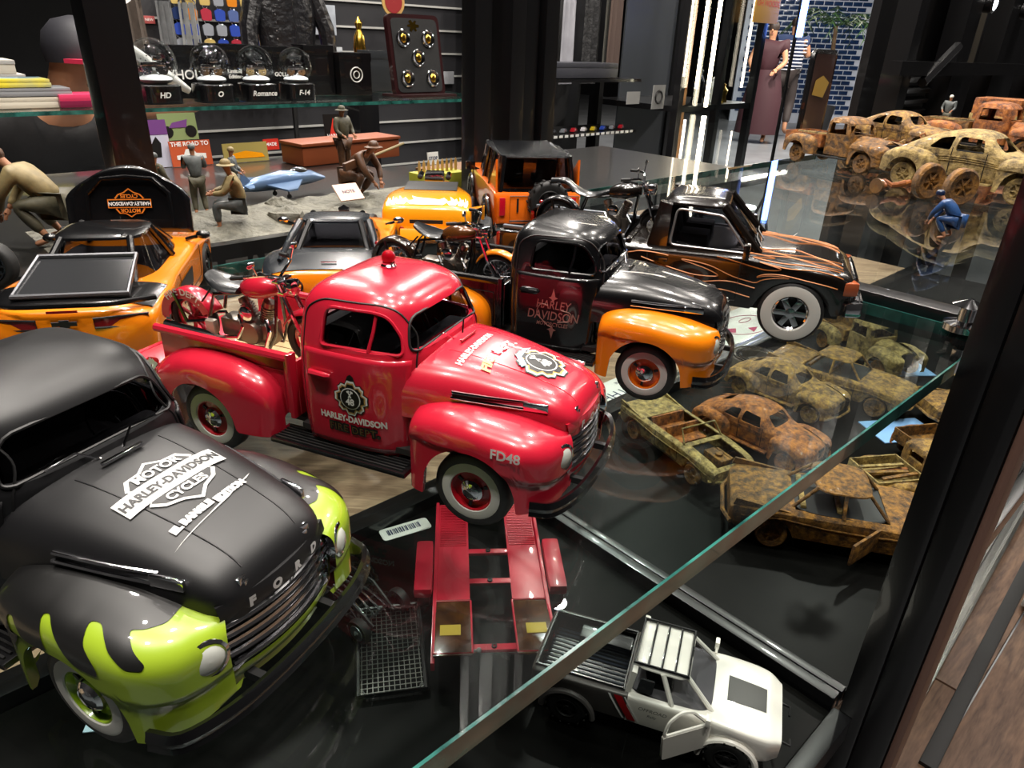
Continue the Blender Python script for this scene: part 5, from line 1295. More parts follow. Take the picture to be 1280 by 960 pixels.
# lime flames: black licks over the fender tops
def fmap(off, s): return lambda u, t: (lambda q: (q[0], s * q[1], q[2]))(FFEN.pt(min(max(u, 0), 1), min(max(t, 0), 2), off))
LICK = [(.66, .0), (.655, .26), (.60, .36), (.56, .40), (.60, .56), (.655, .72), (.65, .80), (.60, .80), (.54, .66), (.485, .44), (.455, .46), (.47, .70), (.515, .90), (.52, 1.0), (.48, 1.05), (.43, .96), (.39, .76), (.355, .56), (.335, .60), (.35, .84), (.365, 1.1),
        (.36, 1.30), (.325, 1.38), (.29, 1.26), (.27, 1.0), (.245, .78), (.22, .82), (.225, 1.1), (.23, 1.38), (.215, 1.52), (.18, 1.48), (.15, 1.2), (.125, .98), (.10, 1.0), (.10, 1.3), (.09, 1.6), (.06, 1.68), (.03, 1.5), (.015, 1.3), (0, 1.1), (0, 0)]
for s in (-1, 1):
    P = [tuple(q[:2]) for q in fillet([(a * 6, b, 0) for a, b in LICK], .07, 3)]
    q = MB(); drape_poly(q, P, lambda a, b, s=s: fmap(.006, s)(a / 6, b), .05); obj('flame_print', q, mat('flame_black', '101010', .4, 0, .5), grn)
q = MB(); 
# fire department crest
GOLD = mat('print_gold', 'c8a060', .4, .4); BLKP = mat('print_black', '0c0a0a', .4)
def cross(R1, R2, n=8, sq=1.):
    P = []
    for k in range(n):
        a = 2 * pi * k / n
        r1 = R1 if k % 2 == 0 else R1 * .95; w_ = .20 if k % 2 == 0 else .15; P += [(r1 * cos(a - w_), r1 * sin(a - w_) * sq), (r1 * .96 * cos(a), r1 * .96 * sin(a) * sq), (r1 * cos(a + w_), r1 * sin(a + w_) * sq), (R2 * cos(a + pi / n * (1.1 if k % 2 == 0 else .9)), R2 * sin(a + pi / n * (1.1 if k % 2 == 0 else .9)) * sq)]
    return P
def crest(par, fn, size):
    g = lambda d: (lambda a, b: tuple(Vector(fn(a, b)) + Vector(N0(fn, a, b)) * d))
    for i, (R1, R2, m, nm) in enumerate(((.51, .41, BLKP, 'crest_edge'), (.48, .38, mat('print_cream'), 'crest_outline'), (.43, .34, GOLD, 'crest'), (.39, .30, BLKP, 'crest_field'))):
        q = MB(); drape_poly(q, [(x * size, y * size) for x, y in cross(R1, R2)], g(.003 + i * .0025), .03); obj(nm, q, m, par)
    q = MB(); drape_poly(q, circle(0, 0, .29 * size, 24), g(.0135), .03); obj('crest_disc', q, mat('print_cream'), par)
    q = MB(); drape_poly(q, circle(0, 0, .265 * size, 24), g(.016), .03); obj('crest_disc', q, BLKP, par)
    q = MB(); drape_text(q, '48', .24 * size, g(.019), (0, -.09 * size), bold=.008 * size); obj('lettering', q, mat('print_cream'), par)
    q = MB()
    for r_ in (.5, -.5):
        c_, s_ = cos(r_), sin(r_); P = [(-.02, -.10), (.02, -.10), (.02, .10), (.06, .10), (.05, .16), (-.05, .16), (-.04, .10), (-.02, .10)]
        drape_poly(q, [((x * c_ - y * s_) * size * .8, ((x * s_ + y * c_) * .8 + .10) * size) for x, y in P], g(.019 + (r_ > 0) * .001), .05)
    obj('crossed_axes', q, mat('print_cream'), par)
crest(red, lambda a, b: (.25 + a, -(cab_y(.25 + a, .98 + b) + .024), .98 + b), .36)
q = MB(); drape_poly(q, [(-.05, .16), (-.03, .21), (0, .23), (.03, .21), (.05, .16)], lambda a, b: (.25 + a, -(cab_y(.25 + a, .98 + b) + .028), .98 + b), .03); obj('crest_helmet', q, BLKP, red)
q = MB(); drape_text(q, 'HARLEY-DAVIDSON', .088, doorfn(.006), (.25, .76), bold=.004, sx=.86); obj('lettering', q, mat('print_cream'), red)
q = MB(); drape_text(q, 'FIRE DEPT.', .10, doorfn(.005), (.255, .652), bold=.016, spacing=1.1); obj('lettering_outline', q, BLKP, red)
q = MB(); drape_text(q, 'FIRE DEPT.', .10, doorfn(.009), (.255, .652), bold=.0, spacing=1.1); obj('lettering', q, mat('print_brown', '5a4420', .4), red)
hf = lambda xc, off=.006: (lambda a, b: (xc - b, a, hood_z(xc - b, a, off)))
q = MB(); drape_text(q, 'HARLEY-DAVIDSON', .085, hf(1.13), (-.14, 0), bold=.004, sx=.86); obj('lettering', q, mat('print_cream'), red)
for tx, m, x0 in (('FIRE', GOLD, -.33), ('DEPT.', mat('print_cream'), .02)):
    q = MB(); vs, fs = textmesh(tx, .12, bold=.005)
    q.add([hf(1.36, .014)(x0 + x, y + .03 - .5 * (x0 + x + .13) ** 2) for x, y, z in vs], fs); obj('lettering', q, m, red)
crest(red, hf(1.72), .50)
q = MB(); drape_poly(q, [(-.22, .10), (-.08, .21), (.10, .22), (.18, .17), (.09, .185), (-.05, .17), (-.15, .08)], hf(1.72, .02), .05); obj('eagle_print', q, mat('print_sky', '9cc0d8', .5), red)
q = MB()
for tx, sz in (('FD48', .12),): drape_text(q, tx, sz, lambda a, b: (1.80 + a, -(FFEN.pt(.50, 1.0)[1] + .012 - .0 - .10 * max(0, a) ** 1.3 - .12 * max(0, b) ), .86 + b), (0, 0), bold=.003)
obj('lettering', q, mat('print_cream'), red)
q = MB()
for r_ in (.7, -.7):
    c_, s_ = cos(r_), sin(r_)
    for P in ([(-.015, -.12), (.015, -.12), (.015, .12), (-.015, .12)], [(-.015, .06), (-.06, .05), (-.06, .12), (-.015, .11)]):
        drape_poly(q, [((x * c_ - y * s_), (x * s_ + y * c_)) for x, y in P], lambda a, b: (-2.0 + a, -(.985 - (.05 if a < -.02 else 0) + .0), .84 + b), .06)
obj('axe_print', q, mat('print_cream'), red)
# chrome script emblem on the black door
CHP = mat('print_copper', 'b08a80', .3, .6)
for tx, z, sz in (('HARLEY', 1.02, .15), ('DAVIDSON', .88, .16), ('MOTORCYCLES', .775, .07)):
    q = MB(); drape_text(q, tx, sz, doorfn(.006), (.25, z), font_shear=.15, bold=.001, sx=.8 if sz > .1 else .8); obj('lettering', q, CHP, bo)
q = MB()
for s in (-1, 1):
    P = [(0, .16), (.02, .22), (.06, .24), (.025, .26), (0, .38), (-.025, .26), (-.06, .24), (-.02, .22)]
    drape_poly(q, [(.25 + x, .91 + s * y * .85) for x, y in P], doorfn(.006), .05)
q.tube([doorfn(.008)(.25 + .20 * cos(a), .91 + .13 * sin(a) * (1 + .3 * sin(3 * a))) for a in lin(pi * .6, pi * 1.5, 14)], .006, 5)
q.tube([doorfn(.008)(.25 + .24 * cos(a), .90 + .12 * sin(a) * (1 + .3 * cos(3 * a))) for a in lin(-pi * .4, pi * .35, 14)], .006, 5)
obj('door_ornament', q, CHP, bo)
# the other model vehicles
muscle_coupe(); targa(); hot_rod(); off_roader(); flame_pickup(); white_pickup()
motorcycle('red fire department motorcycle standing in the red pickup bed', on_truck(-.0535, .2563, -22.28, -1.60, .02, .70), radians(-22.28 + 2), .0385, RED, RED, RED, mags=RED, lean=radians(4), text='FIRE DEPT.')
motorcycle('chrome and brown motorcycle with windscreen in the black pickup bed', on_truck(.02106, .3580, -21.07, -1.62, .0, .70), radians(-21 + 2), .0385, mat('bronze_paint', '5a3414', .2, .3, 1), mat('black_gold', '2a1a0e', .2, .3, 1), ORG, shield=True, lean=radians(3))
motorcycle('black motorcycle with long saddle in the flame pickup bed', on_truck(.125, .447, -19, -1.78, .25, .80), radians(-19 + 1), .043, FLB, BLACKP, BLACKP, seat='long', lean=radians(2))
# clear wrap glimpsed on the black pickup screen is left out; a dark wheel at the left edge
t = thing('model_car_wheel', 'black tyre with blue-grey rim at the far left frame edge', 'wheel', (-.335, .432, .0158), 0, .04)
wheel(t, (0, 0, 0), -1, .38, .25, .26, None, SATB, kind='ten', name='tyre')

# ---------------------------------------------------------------- rusty scrap vehicles
rust_coupe('large rusty coupe with ribbed doors at the right shelf edge', (.575, .93, 0), -52, 2, .047)
rust_truck('rusty pickup with open cab at the left end of scrap row', (.488, 1.12, 0), -60, 1, .040, load=True)
rust_sedan('flat orange-brown rusty roadster between the two upper trucks', (.60, 1.16, 0), -35, 3, .034, roof=False, bonnet=False)
rust_coupe('small rusty coupe behind the orange-brown roadster', (.675, 1.33, 0), -60, 0, .042)
rust_truck('rusty truck loaded with scrap beams behind large coupe', (.83, 1.33, 0), -50, 3, .050)
rust_truck('tall rusty truck at the top right corner of the scrap', (1.02, 1.50, 0), -45, 0, .050, box=True)
Z = -.2805
rust_coupe('rusty round-backed coupe lying deepest in the lower pile', (.375, .87, Z), -48, 0, .036)
rust_sedan('rusty saloon with pale roof patch in lower pile', (.462, .902, Z), -42, 0, .040)
rust_sedan('rusty roadster with exposed engine at the left of pile', (.205, .720, Z), -62, 2, .036, roof=False, engine=True)
rust_coupe('rusty domed coupe in the middle of the lower pile', (.302, .748, Z), -48, 3, .036)
rust_truck('small rusty truck upright beside the black pickup wheel', (.556, 1.03, Z), -70, 2, .040, load=False)
rust_sedan('rusty saloon with missing bonnet beside the post, upper one', (.628, .832, Z), 4, 0, .034)
rust_truck('rusty flatbed with orange side panel beside the post', (.538, .733, Z), 14, 3, .034, load=False)
rust_truck('rusty truck bed behind the large open-door saloon', (.452, .655, Z), 12, 0, .034, load=True)
rust_sedan('large rusty saloon with open doors nearest the post', (.330, .575, Z), -14, 1, .044, doors=True)
rust_sedan('rusty open car touching the post at its right', (.735, .925, Z), -10, 2, .034, roof=False)
for i, (x, y, z, r_, lb) in enumerate(((.487, .868, .0, .3, 'rusty loose wheel leaning left in front of large coupe'), (.507, .835, .0, .2, 'rusty loose wheel beside the blue mechanic'))):
    t = thing('loose_wheel', lb, 'wheel', (x, y, .0225), r_, .062)
    rust_wheel(t, 0, 0, 0, -1, RM[1])
t = thing('crankshaft', 'rusty curled engine part behind the leaning loose wheels', 'engine part', (.470, .915, .0005), .5, 1.)
obj('shaft', MB().tube([(-.03, 0, .008), (-.015, 0, .008), (-.012, .008, .012), (-.006, .008, .012), (-.003, 0, .008), (.01, 0, .008), (.013, -.008, .012), (.02, -.008, .012), (.023, 0, .008), (.035, 0, .008)], .0035, 8), RM[3], t)
obj('gear', MB().lathe([(.001, -.002), (.009, -.002), (.009, .002), (.001, .002)], (-.03, 0, .009), 'x', 14), RM[1], t)
t = thing('rusty_bonnet_panel', 'rusty flat bonnet panel leaning beside the open-door saloon', 'car part', (.425, .598, Z), radians(20), 1.)
obj('panel', MB().box((0, 0, .022), (.045, .038, .0015), ry=.35, bev=.0005), RM[0], t)
obj('panel_rib', MB().box((0, 0, .0235), (.04, .003, .001), ry=.35), RM[1], t)
BLUEP = mat('plate_blue', '7fa8d8', .3, 0, .6)
for x, y, r_, lb in ((.328, .662, .4, 'pale blue glossy card under the rusty saloon'), (.505, .80, .2, 'pale blue glossy card beside the glass edge'), (.60, 1.00, .1, 'blue and white card beneath the far glass corner')):
    o = tag(obj('blue_card', MB().box((0, 0, .0006), (.085, .055, .0012)), BLUEP), lb, 'card'); o.location = (x, y, Z); o.rotation_euler = (0, 0, r_)
t = thing('silver_wheel_model', 'grey chrome wheel lying between the black pickup and scrap', 'wheel', (.365, .975, Z + .0), 0, 1.)
obj('drum', MB().lathe([(.001, 0), (.040, 0), (.042, .012), (.036, .022), (.028, .022), (.026, .010), (.012, .008), (.010, .018), (.001, .018)], (0, 0, 0), 'z', 28), mat('engine_metal'), t)
for k in range(3): obj('ring', MB().tube([((.034 - k * .006) * cos(a), (.034 - k * .006) * sin(a), .024) for a in [2 * pi * i / 28 for i in range(28)]], .0012, 5, closed=True), CHROME, t)

# ---------------------------------------------------------------- figures
OLIVE = mat('fig_olive', '4e4a38', .6, noise=.4, nscale=20); OLV2 = mat('fig_tan', '8a7a52', .6, noise=.3, nscale=20); FSK = mat('fig_skin', '9a6a4c', .6); FBL = mat('fig_blue', '2a4a7a', .3, 0, .5, noise=.4, nscale=16); FGR = mat('fig_grey', '555a5a', .5, noise=.4, nscale=16); FBR = mat('fig_brown', '5a3a22', .5, noise=.5, nscale=16)
def EN(e, n, z=.0): return en(e, n, z)
figure('soldier_figure', 'olive soldier figure standing leftmost behind the raised bonnet', EN(.199, -.658), radians(60), .062, 'stand', FSK, OLIVE, OLIVE, FGR, group=None)
figure('soldier_figure', 'soldier figure with blue-grey helmet standing on the display edge', EN(.234, -.664), radians(120), .066, 'walk', FSK, FGR, OLIVE, FGR)
figure('soldier_figure', 'soldier figure with tan cap bending beside the white van', EN(.272, -.675), radians(10), .060, 'stand', FSK, FGR, FGR, OLV2)
figure('soldier_figure', 'seated figure with wide tan hat behind the orange sports car', EN(.245, -.600), radians(200), .085, 'sit', FSK, OLV2, FGR, OLV2, 'brim')
figure('soldier_figure', 'large crouching soldier in khaki at the left edge', EN(.112, -.640), radians(190), .125, 'crouch', FSK, OLV2, OLIVE, FBR)
figure('hunter_figure', 'brown hunter figure with hat kneeling with a long rifle', EN(.390, -.655), radians(-20), .105, 'crouch', FSK, FBR, FBR, FBR, 'brim')
figure('hunter_figure', 'dark hunter figure standing behind the kneeling brown hunter', EN(.44, -.76), radians(-30), .085, 'stand', FSK, OLIVE, FBR, OLIVE, 'brim')
figure('mechanic_figure', 'blue overalled mechanic crouching before the rusty coupe', (.408, .668, 0), radians(130), .075, 'crouch', FSK, FBL, FBL, mat('cap_navy', '16223e', .3, 0, .5))
figure('bystander_figure', 'small dark bystander figure behind the scrap row', (.93, 1.66, 0), radians(230), .085, 'stand', FSK, FGR, OLIVE, mat('cap_white', 'c8c8c0', .5))
t = thing('toy_rifle', 'long brown toy rifle held across the kneeling hunter', 'toy rifle', EN(.40, -.645, .04), A1 + .3)
obj('stock', MB().box((-.02, 0, 0), (.03, .004, .008), ry=-.15, bev=.001), FBR, t); obj('barrel', MB().tube([(-.005, 0, .002), (.06, 0, .012)], .0013, 6), OLV2, t)

# diorama plinth and its contents
dp = tag(eb('diorama_plinth', -.45, .52, -.97, -.565, -.045, -.0006, mat('plinth_black', '141414', .3, 0, .5)), 'low black diorama plinth with lettered front behind the orange cars', 'plinth')
q = MB(); drape_text(q, '18 MILITARY', .022, lambda a, b: tuple(en(.21 + a, -.5642, -.022 + b)), bold=.001); obj('lettering', q, mat('letter_grey', '4a4a48', .5), dp)
GRD = mat('ground_stone', '6e6c60', .7, noise=.5, nscale=60, bump=.6)
rows = [[en(.10 + .40 * i / 24, -.575 - .12 * j / 8, -.0004 + (.004 + .012 * random.random()) * sin(pi * i / 24) * sin(pi * j / 8)) for j in range(9)] for i in range(25)]
o = tag(obj('rubble_ground', MB().grid(rows), GRD), 'grey rubble scenery spread over the diorama plinth', 'scenery')
t = thing('jet_model', 'silver-blue model aeroplane parked behind the seated figure', 'model plane', EN(.335, -.71, .0), A1 + .25, .8)
JB = mat('jet_blue', '5c7698', .3, .3, .5)
obj('fuselage', MB().tube([(-.06, 0, .018), (-.04, 0, .021), (.0, 0, .022), (.05, 0, .02), (.075, 0, .016)], [.003, .009, .012, .009, .002], 12), JB, t)
for s in (-1, 1):
    obj('wing', MB().prism([(.03, s * .008), (-.02, s * .055), (-.035, s * .055), (-.03, s * .008)], .019, .021, 'xy'), JB, t)
    obj('tailplane', MB().prism([(-.045, s * .004), (-.058, s * .022), (-.066, s * .022), (-.06, s * .004)], .021, .0225, 'xy'), JB, t)
    obj('landing_leg', MB().tube([(0, s * .012, .018), (0, s * .014, .003)], .0012, 5).lathe([(.001, -.001), (.003, -.001), (.003, .001), (.001, .001)], (0, s * .014, .003), 'y', 10), DARK, t)
obj('tail_fin', MB().prism([(-.045, .024), (-.062, .042), (-.07, .042), (-.064, .024)], -.001, .001), JB, t); obj('canopy', MB().ball((.03, 0, .029), .008, 12, (2, .8, .8)), mat('hatch_glass'), t)
rr = random.Random(5)
for i, (e_, n_, s_, lb) in enumerate(((.285, -.60, .014, 'grey boulder beside the seated hat figure'), (.33, -.595, .010, 'grey boulder behind the orange sports car roof'), (.12, -.60, .012, 'dark boulder at the feet of the khaki soldier'), (.30, -.64, .014, 'pale rock mound below the model aeroplane'))):
    m = MB().ball((0, 0, s_ * .45), s_, 12, (1.2, .9, .6)); m.v = [(x * (1 + rr.uniform(-.15, .15)), y * (1 + rr.uniform(-.15, .15)), max(0, z * (1 + rr.uniform(-.15, .15)))) for x, y, z in m.v]
    o = tag(obj('boulder', m, GRD), lb, 'rock'); o.location = EN(e_, n_, .0)
def card(label, e, n, z0, w_, h_, m, items, name='picture_card', lean=.12, cat='card', th=.0015):
    o = tag(obj(name, MB().box((0, 0, h_ / 2), (w_, th, h_)), m), label, cat); o.location = en(e, n, z0); o.rotation_euler = (-lean, 0, A1)
    for P, mm, nm, lay in items:
        q = MB()
        if isinstance(P, str): drape_text(q, P, mm[1], lambda x, y: (x, -th / 2 - lay, y), (mm[2], mm[3]), bold=mm[1] * .02); obj(nm, q, mm[0], o)
        else: drape_poly(q, P, lambda x, y: (x, -th / 2 - lay, y), .03); obj(nm, q, mm, o)
    return o
# camera side of a card placed along E1 faces NN; local -y = NN
GRNP = mat('print_green', '7a8a5a', .5); PUR = mat('print_purple', '6a3a7a', .5); SKY = mat('print_pale', 'b8b8c8', .5); REDP = mat('print_red', 'c02818', .5); BLUP = mat('print_blue', '2f4f9f', .5)
card('purple and white rider picture card leaning behind left post', .292, -.95, 0, .036, .055, SKY, [([(-.018, .038), (.018, .038), (.018, .055), (-.018, .055)], PUR, 'purple_band', .0003), ([(-.002, .012), (.006, .012), (.008, .028), (.003, .036), (-.004, .026)], BLKP, 'rider_print', .0004)])
def bike_print(dx, dz, s):
    return [(circle(dx - .012 * s, dz, .006 * s, 14), BLKP, 'wheel_print', .0004), (circle(dx + .012 * s, dz, .006 * s, 14), BLKP, 'wheel_print', .0004), ([(dx - .010 * s, dz + .004 * s), (dx + .008 * s, dz + .004 * s), (dx + .010 * s, dz + .012 * s), (dx - .006 * s, dz + .009 * s)], PUR, 'bike_print', .0006)]
card('green tin sign with a purple motorcycle picture', .330, -.97, .028, .046, .032, GRNP, bike_print(0, .010, 1.2))
card('red and orange card with a white pickup picture', .332, -.945, 0, .05, .030, mat('print_orange', 'b8502a', .5), [([(-.018, .008), (.018, .008), (.018, .014), (.006, .015), (.003, .020), (-.006, .020), (-.009, .014), (-.018, .013)], PAPER, 'pickup_print', .0003), (circle(-.011, .008, .0035, 12), BLKP, 'wheel_print', .0006), (circle(.011, .008, .0035, 12), BLKP, 'wheel_print', .0006), ('THE ROAD TO', (WHITE, .007, 0, .026), 'lettering', .0005)])
card('yellowed card with a long roadster picture', .40, -.94, 0, .06, .024, mat('print_olive', '9a8a4a', .5), [([(-.025, .005), (.025, .005), (.022, .010), (.0, .014), (-.02, .011)], YORG, 'car_print', .0003)])
card('small red label card reading MADE', .445, -.96, .01, .022, .014, REDP, [('MADE', (WHITE, .006, 0, .007), 'lettering', .0003)])
card('white price card reading STOP leaning right of hunter', .60, -.80, 0, .018, .016, PAPER, [('STOP', (INK, .006, 0, .008), 'lettering', .0003)])
card('black metal pin-up sign reading HARLEY', .555, -.98, .005, .030, .045, BLKP, [([(-.012, .004), (.012, .004), (.0, .04)], REDP, 'triangle_print', .0003), ('HARLEY', (WHITE, .007, 0, .015), 'lettering', .0005)])
card('pink edged paper note lying between orange sports car and hot rod', .358, -.607, .012, .026, .020, mat('paper_pink', 'd8b8a8', .6), [('NOTE', (INK, .005, 0, .010), 'lettering', .0003)], lean=.9)
t = thing('ammo_crate', 'low yellow and olive crate behind the hot rod', 'crate', EN(.505, -.665, .0), A1)
obj('crate_body', MB().box((0, 0, .009), (.06, .03, .018), bev=.001), mat('crate_yellow', '9a9a2a', .5), t); 
for k in range(9): obj('bullet', MB().lathe([(.001, 0), (.0016, 0), (.0016, .010), (.0003, .014)], (-.026 + k * .0065, 0, .018), 'z', 8), GOLD, t)
for i, (e_, n_, w_, lb) in enumerate(((.02, -.80, .12, 'dark red boxed model lying behind the khaki soldier'), (.70, -.86, .14, 'flat brown cardboard box behind the hot rod'), (.52, -.90, .16, 'orange-brown wooden toy stock behind the hunters'))):
    t = thing('flat_box', lb, 'box', EN(e_, n_, -.0 if e_ < .6 else -.045), A1 + .1)
    obj('box_body', MB().box((0, 0, .012), (w_, .05, .024), bev=.002), (mat('box_dkred', '4a1a14', .5), mat('box_brown', '6a4a2c', .6), mat('box_rust', '7a3a18', .5))[i], t); obj('lid', MB().box((0, 0, .026), (w_ + .003, .053, .004), bev=.001), (mat('box_dkred'), mat('box_brown'), mat('box_rust'))[i], t)
ext = tag(eb('side_table', .525, 1.25, -1.05, -.64, -.06, -.0455, mat('plinth_black')), 'low black table continuing right of the diorama plinth', 'table')

# ---------------------------------------------------------------- snow globe shelf
glass_shelf('upper glass shelf carrying the four snow globes', -.15, 1.13, -1.55, -1.26, .04, .006)
GG = glassmat('globe_glass', (.93, .95, .95), 1.5)
def globe(label, e, n, d, words):
    t = thing('snow_globe', label, 'snow globe', en(e, n, .0405), A1)
    b = obj('base', MB().rings([rrect(-d * .45, d * .45, d * .45, z, n=24, p=4) for z in (0, .028)] + [rrect(-d * .40, d * .40, d * .40, .030, n=24, p=4)]), BLACKP, t)
    q = MB(); drape_text(q, words, .012, lambda x, y: (x, -d * .452, .014 + y), font_shear=.2, bold=.0003); obj('lettering', q, CRM, b)
    obj('glass_ball', MB().ball((0, 0, .028 + d * .47), d / 2, 24), GG, t)
    obj('snow', MB().ball((0, 0, .028 + d * .12), d * .36, 16, (1, 1, .3)), mat('snow', 'c8ccd0', .7), t)
    gl = MB(); rg = random.Random(int(e * 1000))
    for k in range(26): gl.ball((rg.uniform(-.36, .36) * d, rg.uniform(-.36, .0) * d, .028 + d * rg.uniform(.2, .85)), .0011, 6)
    g_ = obj('glitter', gl, CHROME, t); g_['kind'] = 'stuff'
    m = MB().box((0, 0, .028 + d * .42), (d * .5, d * .16, d * .12), bev=.004).lathe([(.001, -.004), (d * .12, -.004), (d * .12, .004), (.001, .004)], (-d * .17, 0, .028 + d * .32), 'y', 14).lathe([(.001, -.004), (d * .12, -.004), (d * .12, .004), (.001, .004)], (d * .17, 0, .028 + d * .32), 'y', 14).box((.1 * d, 0, .028 + d * .55), (d * .2, d * .1, d * .1), bev=.002)
    obj('miniature', m, CHROME, t)
    return t
globe('leftmost snow globe, beside the black post', .430, -1.335, .074, 'HD'); globe('second snow globe from the left, round crest on base', .523, -1.335, .068, 'O')
globe('third snow globe, base reading ROMANCE', .604, -1.335, .066, 'Romance'); globe('fourth snow globe, rightmost, with a white slanted miniature', .682, -1.335, .064, 'F-14')
def blackbox(label, e0, e1, n, z1, rnd=False, txt=None, sz=.01, m=BLACKP, name='gift_box', z0=.0405):
    w_ = e1 - e0; t = thing(name, label, 'box', en((e0 + e1) / 2, n, z0), A1)
    b = obj('box_body', MB().box((0, 0, (z1 - z0) / 2), (w_, .05, z1 - z0), bev=.001), m, t)
    obj('box_lid', MB().box((0, 0, (z1 - z0) * .9), (w_ + .002, .052, (z1 - z0) * .2), bev=.001), m, t)
    if txt: q = MB(); drape_text(q, txt, sz, lambda x, y: (x, -.0268, (z1 - z0) * .45 + y), bold=.0003); obj('lettering', q, CRM, t)
    return t
blackbox('black box printed WHOL behind the silver toy pistol', .460, .545, -1.43, .128, txt='WHOLE', sz=.022); blackbox('black gift box with fine print behind second globe', .555, .635, -1.43, .132, txt='Limited\nEdition', sz=.009)
blackbox('black gift box behind third globe, printed GOLD', .645, .73, -1.43, .130, txt='GOLD', sz=.010); blackbox('tall black gift box behind rightmost globe', .745, .81, -1.44, .134)
t = blackbox('black box with silver ring crest left of medal plaque', .812, .886, -1.42, .122)
obj('ring_crest', MB().tube([(.014 * cos(a), -.0272, .04 + .014 * sin(a)) for a in [2 * pi * i / 20 for i in range(20)]], .0012, 5, closed=True).tube([(.007 * cos(a), -.0272, .04 + .007 * sin(a)) for a in [2 * pi * i / 12 for i in range(12)]], .001, 5, closed=True), CRM, t)
blackbox('dark grey box standing right behind medal plaque', .935, 1.0, -1.50, .125, m=mat('box_grey2', '22262a', .5))
t = thing('medal_plaque', 'dark red tilted plaque holding five round medallions', 'plaque', en(.968, -1.335, .0405), A1 + .05)
pp = obj('board', MB().prism(fillet([(-.068, 0), (.068, 0), (.068, .158), (-.068, .158)], .014, 4), -.006, .006).tf(Matrix.Rotation(-.16, 4, 'X')), mat('plaque_wood', '260d0f', .3, 0, .8), t)
obj('velvet', MB().prism(fillet([(-.060, .008), (.060, .008), (.060, .150), (-.060, .150)], .012, 4), -.0075, -.006).tf(Matrix.Rotation(-.16, 4, 'X')), mat('velvet', '060709', .7), t)
for x, z in ((-.034, .112), (.032, .112), (0, .075), (-.034, .035), (.034, .035)):
    mm = obj('medallion', MB().lathe([(.001, 0), (.016, 0), (.0175, .002), (.015, .003), (.013, .002), (.001, .003)], (0, 0, 0), 'z', 24).tf(Matrix.Rotation(-.16, 4, 'X') @ Matrix.Translation((x, -.0078, z)) @ Matrix.Rotation(pi / 2, 4, 'X')), CHROME, t)
    obj('relief', MB().ball((0, 0, .003), .009, 12, (.8, 1, .3)).tf(Matrix.Rotation(-.16, 4, 'X') @ Matrix.Translation((x, -.0078, z)) @ Matrix.Rotation(pi / 2, 4, 'X')), mat('gold', 'c8a040', .2, 1.), mm)
q = MB(); drape_poly(q, [(x * .016, y * .012) for x, y in cross(1, .5, 6)], lambda x, y: tuple(Matrix.Rotation(-.16, 4, 'X') @ Vector((x - .004, -.0080, .136 + y))), .02); obj('crest_print', q, mat('gold'), t)
obj('stand', MB().box((0, .0, -.001 + .004), (.15, .07, .006), bev=.002), mat('plaque_wood'), t)
# stacked cases and books at left
CASEM = [('closed cream case, bottom of the left stack', .225, -1.33, .0405, .17, .016, 'cfc8b8'), ('silver grey case in the middle of the left stack', .215, -1.33, .0567, .16, .012, '8a8c90'), ('blue and yellow patterned case on top of left stack', .20, -1.33, .0689, .14, .012, '3f8ac0'), ]
for lb, e_, n_, z, w_, h_, col in CASEM:
    t = thing('glasses_case', lb, 'case', en(e_, n_, z), A1); obj('case_bottom', MB().box((0, 0, h_ * .3), (w_, .06, h_ * .6), bev=.004), mat('case_' + col, col, .3, 0, .6, col2='e0d040' if col == '3f8ac0' else None, nscale=12), t); obj('case_lid', MB().box((0, 0, h_ * .78), (w_ * .98, .059, h_ * .42), bev=.005), mat('case_' + col), t)
t = thing('glasses_case', 'flat pink case lying beside the black post', 'case', en(.315, -1.32, .0405), A1); obj('case_bottom', MB().box((0, 0, .005), (.085, .055, .010), bev=.003), mat('case_maroon', '7a1c40', .3, 0, .6), t); obj('case_lid', MB().box((0, 0, .014), (.083, .054, .010), bev=.004), mat('case_pink', 'e0406a', .3, 0, .6), t)
for k in range(3):
    t = thing('white_box', ['low', 'middle', 'top'][k] + ' white box of the pile at the left frame edge', 'box', en(.16, -1.46, .0405 + k * .0205), A1); obj('box_body', MB().box((0, 0, .010), (.22 - k * .02, .08, .020), bev=.001), mat('box_white', 'b8b4a8', .5), t); obj('lid', MB().box((0, 0, .0165), (.222 - k * .02, .082, .006), bev=.001), mat('box_white2', '9a9a98', .5), t)
SILV = mat('silver_plastic', 'c4c4c0', .2, .35, 1)
t = thing('toy_pistol', 'shiny silver toy pistol lying above the first snow globe', 'toy pistol', en(.425, -1.385, .092), A1)
obj('barrel', MB().tube([(-.02, 0, .03), (.05, 0, -.02), (.075, 0, -.037)], [.014, .011, .006], 12), SILV, t); obj('grip', MB().box((-.035, 0, .03), (.04, .018, .022), ry=.4, bev=.006), SILV, t); obj('prop', MB().box((.0, 0, -.022), (.02, .02, .045)), BLACKP, t)
